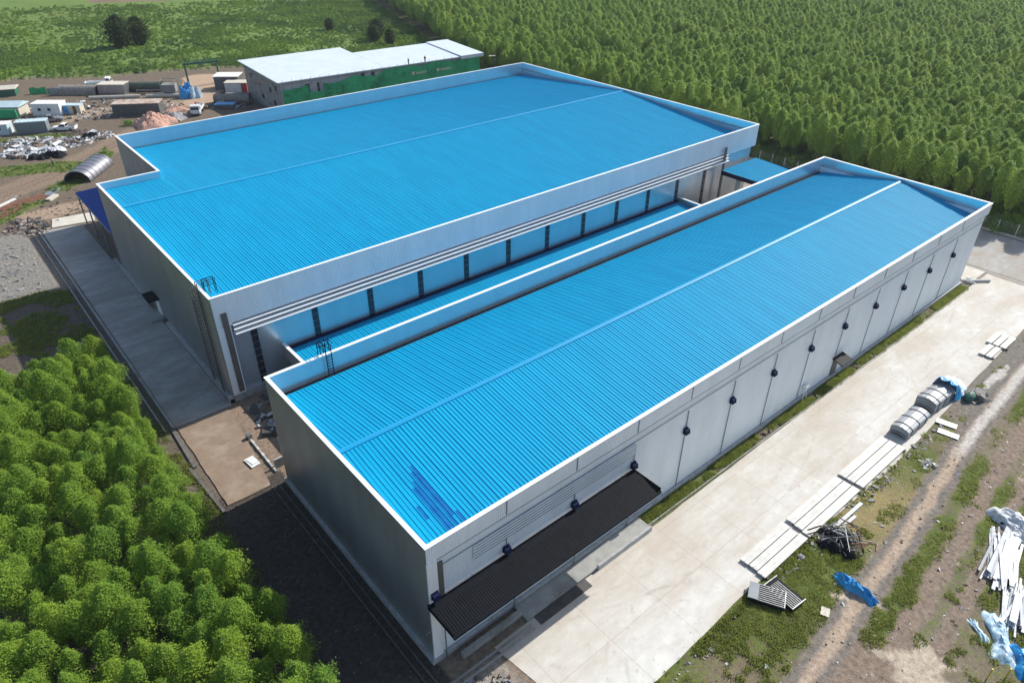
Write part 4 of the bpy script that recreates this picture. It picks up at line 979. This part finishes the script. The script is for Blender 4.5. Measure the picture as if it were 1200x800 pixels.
tag(MB().tube((37.,-15.1,.3),(38.3,-16.7,.2),.05,6).tube((38.3,-16.7,.2),(37.4,-17.1,.1),.05,6).build('bent_rod',M['rust']),'bent pale rod sticking out of the steel pile toward the path','rod')
# stacked grids
for i,(x,y,z,rz,l) in enumerate(((25.1,-13.5,.1,R(-62),'steel grid panel stack, the upper grey-decked one beside the road edge'),(26.5,-14.3,.05,R(-95),'steel grid panel stack lying behind the upper one'))):
    t=thing('grid_panel',l,'grid panel',(x,y,z),rz,None,local=True)
    m=MB()
    for k in range(9 if i==0 else 7): m.box(-1.5+(0 if i==0 else .4),1.5,-.85+k*.21,-.80+k*.21,.45,.53)
    m.box(-1.52,-1.44,-.9,.9,.42,.55); m.box(1.44,1.52,-.9,.9,.42,.55); m.build('bars',M['steel'],t)
    MB().box(-1.45,1.45,-.86,.86,0,.40).build('base_stack',M['black'],t)
    if i==0: MB().box(-1.5,-.7,-.88,.88,.535,.56).build('deck_plate',M['greycont'],t)
# white panel piles on the right
def boards(label,cx,cy,rz,L,W,n,mat,h=.7,grp=None,name='board_pile'):
    t=thing(name,label,'board pile',(cx,cy,0),rz,grp,local=True)
    m=MB()
    for i in range(n):
        l=L*random.uniform(.6,1); w=random.choice((.1,.16,.22,.3,.55)); y=random.gauss(0,W/4); z=.06+h*(i/n)*(1-abs(y)/W); x=random.uniform(-L*.12,L*.12)
        m.cbox((x,y,z),(l,w,.05),random.gauss(0,.11),i%5==4,rx=random.gauss(0,.15),ry=random.gauss(0,.015))
    m.build('boards',[mat,M['frontwall']],t); return t
boards('pile of long white boards, upper one nearest the right frame edge',45.2,-24.9,R(14),7.6,2.0,46,M['debw'])
boards('second pile of long white boards lower at the right frame edge',40.6,-27.7,R(12),6.0,1.6,34,M['debw'])
tarp('white plastic sheeting knotted at the top of the upper white board pile',50.4,-24.2,2.2,1.6,1.0,M['debw'],.4,sc=.5,name='plastic_sheeting')
tarp('pale blue and cream sheeting below the lower white board pile',36.4,-28.0,2.4,.9,.5,M['tarplight'],R(12),sc=.5,name='plastic_sheeting')
tarp('small pale blue sheeting scrap left of the lower board pile',35.8,-26.6,1.1,.35,.3,M['tarplight'],R(35),sc=.5,name='plastic_sheeting')
tarp('bright blue tarp in the bottom right corner',35.4,-30.2,1.6,.9,.8,M['bluetarp'],R(20),sc=.6)
scatter('rubble','dark offcuts lying on the plastic sheeting','scrap',[M['debd'],M['black'],M['debw']],50.4,-24.3,1.4,.9,40,.2,.9,.6,.2)
for x,y in ((31.9,-28.7),(33.0,-29.6)): tag(MB().tube((0,0,0),(.1,0,1.15),.045,8).tube((.1,0,1.1),(.1,0,1.2),.065,8).build('marker_post',M['yellow'],org=None),'short yellow marker post at the bottom right corner','post','yellow posts at the bottom right').location=(x,y,0)
tag(MB().cbox((27.7,-17.5,.2),(.9,.7,.05),.4).build('white_sheet',M['cream']),'small pale sheet on the grass left of the crumpled blue tarp','sheet')
scatter('rubble','small stones and litter scattered over the waste ground','stones',[M['rubble'],M['debw'],M['debb'],M['rubble']],45,-19.5,38,7.,560,.06,.26,.06,0)
scatter('rubble','broken concrete lumps along the grass edge of the road','stones',[M['rubble'],M['gravel']],38,-13.2,26,.7,220,.08,.4,.08,0)
scatter('rubble','grey gravel and rubble at the near left end of the road','stones',[M['rubble'],M['gravel'],M['debb']],1.5,-7.5,2.6,4.5,420,.08,.4,.1,0)
scatter('rubble','small debris along the strip under the near warehouse wall','stones',[M['rubble'],M['debd'],M['debb']],62,-1.1,36,.6,260,.06,.3,.08,0)
scatter('rubble','stones scattered on the dark soil between trees and warehouse','stones',[M['debb'],M['debd']],-4.8,10,3,18,160,.05,.25,.06,0)
scatter('rubble','stones on the grey ground left of the apron','stones',[M['rubble'],M['gravel']],-14,97,6,13,420,.1,.5,.08,0)
scatter('rubble','debris on the dirt around the slab and shelter','stones',[M['rubble'],M['debb'],M['debd']],-3,122,9,10,260,.1,.5,.08,0)
sticks('offcuts','steel offcuts leaning against the foot of the near warehouse far corner','scrap',[M['white'],M['steel']],99.5,-.6,1.,.8,16,(.8,2.0),.7,.05)
tag(MB().cbox((100.6,-1.6,.2),(3.4,.4,.4),R(-38)).build('kerb_beam',M['curb']),'pale kerb beam at the far corner of the near warehouse','kerb')
tag(MB().box(98.8,99.1,-1.3,36,0,.3).build('kerb_beam',M['conc']),'long kerb behind the far end of the near warehouse','kerb')
# strip kerb between grass strip and road
tag(MB().box(23.7,97,-1.62,-1.5,0,.14).build('drain_channel',M['conc']),'thin kerb between the green strip and the road','kerb')

# ------------------------------------------------------------------ wire fence at plantation
fn=thing('wire_fence','wire mesh fence with concrete posts along the tall plantation','fence',(122.4,30,0))
MB().box(122.3,122.5,-58,170,0,.45).build('kerb_wall',M['conc'],fn)
k=0
for y in np.arange(-56,168,3.0):
    if k<76: MB().box(122.32,122.48,y-.08,y+.08,.4,2.5).build('post',M['curb'],fn)
    k+=1
m=MB()
for z in np.arange(.6,2.5,.3): m.box(122.385,122.415,-58,170,z,z+.018)
for y in np.arange(-58,170,.5): m.box(122.39,122.41,y,y+.018,.45,2.4)
m.build('wire_mesh',M['steel'],fn)

# ------------------------------------------------------------------ trees
def crown_mesh(name,mat,H,Rr,nclump,nleaf,ls,seed,shape='dome',zb=0.,rnd=.42,lump=.2,shell=.34):
    """fine leaves spread through an uneven, lumpy crown; base at z=zb, top at zb+H"""
    r=np.random.default_rng(seed); n=nleaf
    z=r.random(n)**.85; a=r.random(n)*6.2832
    if shape=='dome': prof=np.sqrt(np.clip(1-np.clip((z-.38)/.62,0,1)**2.1,0,1))*(.45+.55*np.clip(z/.38,0,1)**.8)
    else: prof=np.clip(1-z,0,1)**.62*(.5+.5*np.clip(z/.22,0,1))*1.08+.03
    # lumps: upward shoots
    cz=r.random(nclump)*.95; ca=r.random(nclump)*6.2832; lum=np.zeros(n)
    for k in range(nclump):
        da=np.abs((a-ca[k]+np.pi)%(2*np.pi)-np.pi); lum=np.maximum(lum,np.exp(-(da/.42)**2-((z-cz[k])/.13)**2))
    rr=r.random(n)**shell
    rad=Rr*prof*rr*(1-lump+lump*1.9*lum)
    fl=r.random(n)<.16; rad=np.where(fl,rad*r.uniform(1.0,1.28,n),rad)
    pos=np.stack([rad*np.cos(a),rad*np.sin(a),zb+H*(z+ .05*lum*rr+r.normal(size=n)*.025)],1)
    slope=np.where(z>.38,(z-.38)/.62,-.25*(1-z/.38)) if shape=='dome' else .45+.3*z
    nrm=np.stack([np.cos(a)*(1-np.abs(slope)*.8),np.sin(a)*(1-np.abs(slope)*.8),slope*1.25+.25],1)+r.normal(size=(n,3))*rnd
    nrm/=np.linalg.norm(nrm,axis=1)[:,None]
    tx=np.cross(nrm,r.normal(size=(n,3))); tx/=np.linalg.norm(tx,axis=1)[:,None]; ty=np.cross(nrm,tx)
    s=ls*r.uniform(.6,1.3,n)[:,None]
    V=np.stack([pos-tx*s,pos+ty*s*.45,pos+tx*s,pos-ty*s*.45],1).reshape(-1,3)
    me=bpy.data.meshes.new(name); me.vertices.add(len(V)); me.vertices.foreach_set('co',V.ravel())
    me.loops.add(4*n); me.loops.foreach_set('vertex_index',np.arange(4*n)); me.polygons.add(n); me.polygons.foreach_set('loop_start',np.arange(0,4*n,4)); me.polygons.foreach_set('loop_total',np.full(n,4))
    me.update(calc_edges=True); me.materials.append(mat); return me
def trunk_mesh(name,H,r0,seed):
    rs=random.Random(seed); m=MB(); p=Vector((0,0,0)); 
    for k in range(4):
        q=Vector((p.x+rs.uniform(-.08,.08),p.y+rs.uniform(-.08,.08),H*(k+1)/4)); m.tube(p,q,r0*(1-.2*k),7,r2=r0*(1-.2*(k+1)),cap=False); p=q
    for k in range(6):
        a=rs.random()*6.28; z=H*rs.uniform(.45,.9); L=H*.16; m.tube((0,0,z),(L*math.cos(a),L*math.sin(a),z+L*.8),r0*.3,5,r2=r0*.1,cap=False)
    me=bpy.data.meshes.new(name); me.from_pydata(m.v,[],m.f); me.materials.append(M['trunk']); me.update(); return me
# camera
cam=bpy.data.cameras.new('camera'); co=bpy.data.objects.new('camera',cam); COL.objects.link(co); S.camera=co
CP=Vector((-17.1955,-29.3142,51.9063)); yw,pt,rl=.86628315,.57709074,.00692283
FW=Vector((math.cos(yw)*math.cos(pt),math.sin(yw)*math.cos(pt),-math.sin(pt))); rt=Vector((math.sin(yw),-math.cos(yw),0)); up=rt.cross(FW)
CR_=rt*math.cos(rl)+up*math.sin(rl); CU_=-rt*math.sin(rl)+up*math.cos(rl)
co.matrix_world=Matrix(((CR_.x,CU_.x,-FW.x,CP.x),(CR_.y,CU_.y,-FW.y,CP.y),(CR_.z,CU_.z,-FW.z,CP.z),(0,0,0,1)))
cam.sensor_width=36; cam.lens=836.04/1200*36; cam.clip_start=.5; cam.clip_end=6000
def scr(x,y,z):
    d=Vector((x,y,z))-CP; q=d.dot(FW)
    return (600+836*d.dot(CR_)/q, 400-836*d.dot(CU_)/q, q)
def seen(x,y,top=11,m=25):
    a=scr(x,y,top); b=scr(x,y,0)
    if a[2]<1: return False
    return -m<a[0]<1200+m and b[1]>-m and a[1]<800+m
NC=6
CL=[crown_mesh('crown',M['leafL'],4.3+.3*(i%3),1.42,20,5600,.09,40+i,'dome',3.2,rnd=.62,lump=.3,shell=.40) for i in range(NC)]
TL=[trunk_mesh('trunk',6.6,.11,i) for i in range(3)]
CR=[crown_mesh('crown',M['leafR'],6.3+.6*(i%3),1.9,16,3300,.17,80+i,'dome',3.4,rnd=.55,lump=.3) for i in range(NC)]
_mt=M['trunk']; M['trunk']=pm('dark_bark',(.07,.06,.05),(.11,.10,.085),rough=.9,scale=3)
TR=[trunk_mesh('trunk',9.5,.16,9+i) for i in range(3)]
def tree(x,y,s,rz,cm,tm,label,group,name='plantation_tree',sz=None):
    t=bpy.data.objects.new(name,None); COL.objects.link(t); t.location=(x,y,0); t.rotation_euler=(0,0,rz); t.scale=(s,s,sz or s)
    tag(t,label,'tree',group)
    c=bpy.data.objects.new('crown',cm); COL.objects.link(c); c.parent=t
    k=bpy.data.objects.new('trunk',tm); COL.objects.link(k); k.parent=t
    return t
cnt=0
row=0; y=-14.0
while y<62:
    x=(-9.7 if y>12 else -8.9)-(row%2)*1.1
    lim=-34
    while x>lim:
        xx=x+random.uniform(-.35,.35); yy=y+random.uniform(-.35,.35)
        top=56.5-(-xx-10)*.62 if xx>-19 else 50.9
        vis = seen(xx,yy,8,34)
        if yy<top and vis:
            s=random.uniform(.76,1.08)*(1.12 if yy>42 else 1)
            edge=xx>-11.5
            tree(xx,yy,s,random.random()*6.28,random.choice(CL),random.choice(TL),
                 'young tree in the outer row of the dense plantation facing the warehouses' if edge else 'young tree inside the dense plantation at the lower left',
                 'outer row of the near plantation' if edge else 'trees inside the near plantation'); cnt+=1
        x-=2.36
    y+=2.28; row+=1
print('left trees',cnt)
left=cnt
# right / far plantation
inside=lambda x,y: x>126.5 and x<401 and y>-62 and ((y<158) or (x>126.5+(y-158)*.36)) and y<352+ (x-300)*-.15
pts=[]
yy=-62; r_=0
while yy<380:
    xx=126.8+(r_%2)*1.5
    while xx<402:
        px=xx+random.uniform(-.65,.65); py=yy+random.uniform(-.65,.65)
        if inside(px,py) and random.random()>.015: pts.append((px,py))
        xx+=3.0
    yy+=2.8; r_+=1
def hidden(x,y):   # behind the large warehouse
    a=scr(x,y,11)
    return 613<a[0]<890 and a[1]>73+(a[0]-613)*.2636+4
vis=[q for q in pts if seen(*q)]
near=sorted([q for q in vis if not hidden(*q)],key=lambda q:scr(q[0],q[1],8)[2])
ntop=300-left
ind=near[:ntop]; inds=set(ind); rest=[q for q in pts if q not in inds and seen(q[0],q[1],11,60)]
print('right ind',len(ind),'rest',len(rest))
crowns=[]
for (x,y) in ind:
    e=x<130.5
    s=random.uniform(.78,1.04)*(1.04 if e else 1)
    t=tree(x,y,s,random.random()*6.28,random.choice(CR),random.choice(TR),
         'tall tree in the front row of the far plantation behind the wire fence' if e else 'tall tree in the far plantation just behind its front row',
         'front row of the far plantation' if e else 'near trees of the far plantation')
protos=[]
names={}
for o in bpy.data.objects:
    if o.name.startswith('crown') and o.data in CR and o.data.name not in names: names[o.data.name]=o
protos=list(names.values())
def gn_scatter(name,pts,protos,label,cat,smin,smax,z=None,kind='stuff',seed=1):
    r=np.random.default_rng(seed); n=len(pts)
    me=bpy.data.meshes.new(name); co_=np.zeros((n,3)); co_[:,:2]=np.array(pts)[:,:2]
    if z is not None: co_[:,2]=z
    me.vertices.add(n); me.vertices.foreach_set('co',co_.ravel())
    me.attributes.new('sc','FLOAT','POINT').data.foreach_set('value',r.uniform(smin,smax,n).astype(np.float32))
    me.attributes.new('rot','FLOAT_VECTOR','POINT').data.foreach_set('vector',np.stack([r.normal(0,.03,n),r.normal(0,.03,n),r.random(n)*6.28],1).astype(np.float32).ravel())
    me.attributes.new('pick','INT','POINT').data.foreach_set('value',r.integers(0,len(protos),n).astype(np.int32))
    me.update(); o=bpy.data.objects.new(name,me); COL.objects.link(o); tag(o,label,cat,kind=kind)
    g=bpy.data.node_groups.new(name,'GeometryNodeTree'); g.interface.new_socket('Geometry',in_out='INPUT',socket_type='NodeSocketGeometry'); g.interface.new_socket('Geometry',in_out='OUTPUT',socket_type='NodeSocketGeometry')
    gi=g.nodes.new('NodeGroupInput'); go=g.nodes.new('NodeGroupOutput'); iop=g.nodes.new('GeometryNodeInstanceOnPoints'); L=g.links.new
    m2p=g.nodes.new('GeometryNodeMeshToPoints'); L(gi.outputs[0],m2p.inputs[0]); L(m2p.outputs[0],iop.inputs['Points'])
    j=g.nodes.new('GeometryNodeJoinGeometry')
    for p in protos[::-1]:
        oi=g.nodes.new('GeometryNodeObjectInfo'); oi.inputs['Object'].default_value=p; oi.inputs['As Instance'].default_value=True; L(oi.outputs['Geometry'],j.inputs[0])
    L(j.outputs[0],iop.inputs['Instance']); iop.inputs['Pick Instance'].default_value=True
    def att(nm,ty):
        a=g.nodes.new('GeometryNodeInputNamedAttribute'); a.data_type=ty; a.inputs[0].default_value=nm; return a.outputs[0]
    L(att('pick','INT'),iop.inputs['Instance Index']); L(att('rot','FLOAT_VECTOR'),iop.inputs['Rotation']); L(att('sc','FLOAT'),iop.inputs['Scale'])
    L(iop.outputs[0],go.inputs[0]); md=o.modifiers.new('scatter','NODES'); md.node_group=g
    return o
me=crown_mesh('scrub_proto',M['scrub'],1.0,1.3,9,520,.12,3,'dome',0,rnd=.8,lump=.5)
me2=crown_mesh('scrub_proto',M['scrub'],1.4,1.1,9,520,.11,4,'cone',0,rnd=.8,lump=.5)
def bushobj(x,y,me,label,s=1.):
    o=bpy.data.objects.new('bush',me); COL.objects.link(o); o.location=(x,y,0); o.scale=(s,s,s); return tag(o,label,'bush')
u1=bushobj(36.2,158.9,me,'green bush in front of the pink gravel pile',1.)
u1.location=(24.6,166.2,0); u2=bushobj(22.0,131.5,me2,'green bush on the ground right of the silver arch shelter'); u2.location=(14.5,147.5,0)
u1.scale=(1.6,1.6,1.3); u2['label']='green bush on the dirt behind the silver arch shelter'
UB=[u1,u2]
eb=[(random.gauss(125.3,.9),random.uniform(-58,160)) for _ in range(1500)]+[(random.uniform(126,134),random.uniform(-40,160)) for _ in range(1500)]
gn_scatter('undergrowth',[q for q in eb if seen(*q)],UB,'dark undergrowth at the foot of the far plantation behind the fence','undergrowth',.7,2.0,seed=31)
gn_scatter('plantation_forest',rest,protos,'dense far tree plantation stretching to the top right','forest',.72,1.04)
# darker taller wood beyond the plantation
pts2=[(random.uniform(405,520),random.uniform(-60,330)) for _ in range(1500)]
pts2=[q for q in pts2 if seen(q[0],q[1],16,40)]
pts2+=[]+[(random.uniform(128,160),random.uniform(160,168)+0) for _ in range(0)]
D=crown_mesh('crown',M['leafD'],8,4.0,26,3600,.32,5,'dome',.6,lump=.3)
TD=trunk_mesh('trunk',7,.25,77)
def bush(x,y,s,label,sz=None): return tree(x,y,s,random.random()*6,D,TD,label,None,'field_tree',sz)
for x_,y_,s_ in ((126,219,.7),(131,225,.8),(136,232,.62),(129,213,.6)): tree(x_,y_,s_,x_,D,TD,'dark tree in the small clump between the field and the far plantation','dark clump by the plantation corner','field_tree')
b1=bush(50.6,265,1.25,'large dark round tree standing alone in the green field')
bush(57.5,266.5,1.1,'dark tree joined to the right of the large round field tree')
bush(124.2,250.0,.55,'small dark round tree in the field near the top')
cd=[c for c in b1.children if c.name.startswith('crown')][0]
gn_scatter('far_wood',pts2,[cd],'darker wood beyond the plantation at the top right','forest',.9,1.5,seed=5)
# field scrub as stuff
sp=[]
fx=rng.uniform(-30,190,150000); fy=rng.uniform(205,440,150000)
ed=240-.42*fx+(fbm(fx,fy,9.,5)-.5)*18
dens=fbm(fx,fy+90,14,4); nearc=np.clip((400-fy)/120,.25,1)
keep=(fy>ed+1)&(fx<126+(fy-158)*.35)&(rng.random(150000)<nearc*(.22+np.clip((dens-.42)*3.,0,1)*.8))&(fy<(405-.45*fx))
k=[q for q in zip(fx[keep],fy[keep]) if seen(q[0],q[1],2,20)]
print('scrub',len(k))
gn_scatter('field_scrub',k,[u1,u2],'tall green scrub and weeds covering the far field','scrub',.4,1.05,seed=9,z=-.1)
# weeds patches in the yard and waste ground
def rnd_in(a,b,c,d,n): return np.stack([rng.uniform(a,b,n),rng.uniform(c,d,n)],1)
q=rnd_in(-25,60,112,232,60000)
from math import floor
XS=gx; 
nx=len(np.unique(gx)); ux=np.unique(gx); uy=np.unique(gy); GG=ggreen.reshape(len(uy),len(ux))
def green_at(x,y):
    return GG[np.clip(np.searchsorted(uy,y),0,len(uy)-1),np.clip(np.searchsorted(ux,x),0,len(ux)-1)]
g_=green_at(q[:,0],q[:,1]); k=q[(g_>.55)&(rng.random(len(q))<.5)]
k=[tuple(a) for a in k if seen(a[0],a[1],1,10)]
print('yard weeds',len(k))
gn_scatter('weeds',k,[u1,u2],'low green weeds around the yard edges','weeds',.12,.34,seed=12)
# grass blades as one mesh
def blades(name,label,Pxy,hmin,hmax,w,nb,mat,spread=.12):
    n=len(Pxy)*nb; c=np.repeat(np.array(Pxy),nb,0)+rng.normal(size=(n,2))*spread
    h=rng.uniform(hmin,hmax,n); a=rng.random(n)*6.283; t=rng.normal(size=(n,2))*.35
    base=np.stack([c[:,0],c[:,1],np.zeros(n)],1); wv=np.stack([np.cos(a)*w,np.sin(a)*w,np.zeros(n)],1)
    tip=base+np.stack([t[:,0]*h,t[:,1]*h,h+.03],1); V=np.stack([base-wv,base+wv,tip],1).reshape(-1,3)
    me=bpy.data.meshes.new(name); me.vertices.add(3*n); me.vertices.foreach_set('co',V.ravel()); me.loops.add(3*n); me.loops.foreach_set('vertex_index',np.arange(3*n)); me.polygons.add(n); me.polygons.foreach_set('loop_start',np.arange(0,3*n,3)); me.polygons.foreach_set('loop_total',np.full(n,3)); me.update(calc_edges=True); me.materials.append(mat)
    o=bpy.data.objects.new(name,me); COL.objects.link(o); return tag(o,label,'grass',kind='stuff')
q=np.concatenate([rnd_in(4,95,-34,-12.4,60000),rnd_in(4,40,-34,-12.4,40000)]); g_=green_at(q[:,0],q[:,1])+ (fbm(q[:,0],q[:,1],1.3,3)-.5)*1.4
k=q[(g_>.50)&(rng.random(len(q))<.62)]; print('grass tufts',len(k))
blades('grass','green grass tufts over the waste ground beside the road',k,.10,.34,.045,6,M['grass'])
q=rnd_in(23.8,97,-1.45,-.3,9000); k=q[fbm(q[:,0],q[:,1],2.,3)>.44]
blades('grass','grass growing in the strip along the near warehouse wall',k,.12,.35,.04,6,M['grass'])
q=rnd_in(-14,-7,-6,60,9000); k=q[(fbm(q[:,0],q[:,1],3.,3)>.5)]
blades('grass','dark undergrowth along the near plantation edge',k,.1,.4,.05,5,M['grass'])
q=rnd_in(-30,-7.5,58,86,14000); k=q[(fbm(q[:,0],q[:,1],3.,3)>.5)]
blades('grass','dark weeds on the shaded ground above the near plantation',k,.1,.5,.06,5,M['grass'])

# ------------------------------------------------------------------ light
sx,sy=1.27,.03
sd=Vector((sx,sy,1)).normalized(); el=math.asin(sd.z); az=math.atan2(sd.y,sd.x)
w=bpy.data.worlds.new('World'); S.world=w; w.use_nodes=True; nt_=w.node_tree; nt_.nodes.clear()
sky=nt_.nodes.new('ShaderNodeTexSky'); sky.sky_type='NISHITA'; sky.sun_disc=False; sky.sun_elevation=el; sky.sun_rotation=math.pi/2-az; sky.air_density=1.1; sky.dust_density=1.2; sky.ozone_density=1.
bg=nt_.nodes.new('ShaderNodeBackground'); bg.inputs[1].default_value=.11; wo=nt_.nodes.new('ShaderNodeOutputWorld'); nt_.links.new(sky.outputs[0],bg.inputs[0]); nt_.links.new(bg.outputs[0],wo.inputs[0])
sl=bpy.data.lights.new('sun','SUN'); sl.energy=4.2; sl.angle=R(.53); sl.color=(1,.955,.88)
so=bpy.data.objects.new('sun',sl); COL.objects.link(so); so.rotation_euler=sd.to_track_quat('Z','Y').to_euler()
S.view_settings.view_transform='Standard'; S.view_settings.look='None'; S.view_settings.gamma=1; S.view_settings.exposure=.5
S.render.engine='CYCLES'
try: S.cycles.use_denoising=True
except Exception: pass

hz=bpy.data.materials.new('haze'); hz.use_nodes=True; t=hz.node_tree; t.nodes.clear()
ho=t.nodes.new('ShaderNodeOutputMaterial'); hv=t.nodes.new('ShaderNodeVolumePrincipled'); hv.inputs['Color'].default_value=(.80,.88,1,1); hv.inputs['Density'].default_value=.00012; hv.inputs['Anisotropy'].default_value=.2
t.links.new(hv.outputs[0],ho.inputs['Volume'])
o=MB().box(-3000,3200,-3000,3200,-1.5,60).build('haze',hz); tag(o,kind='stuff')
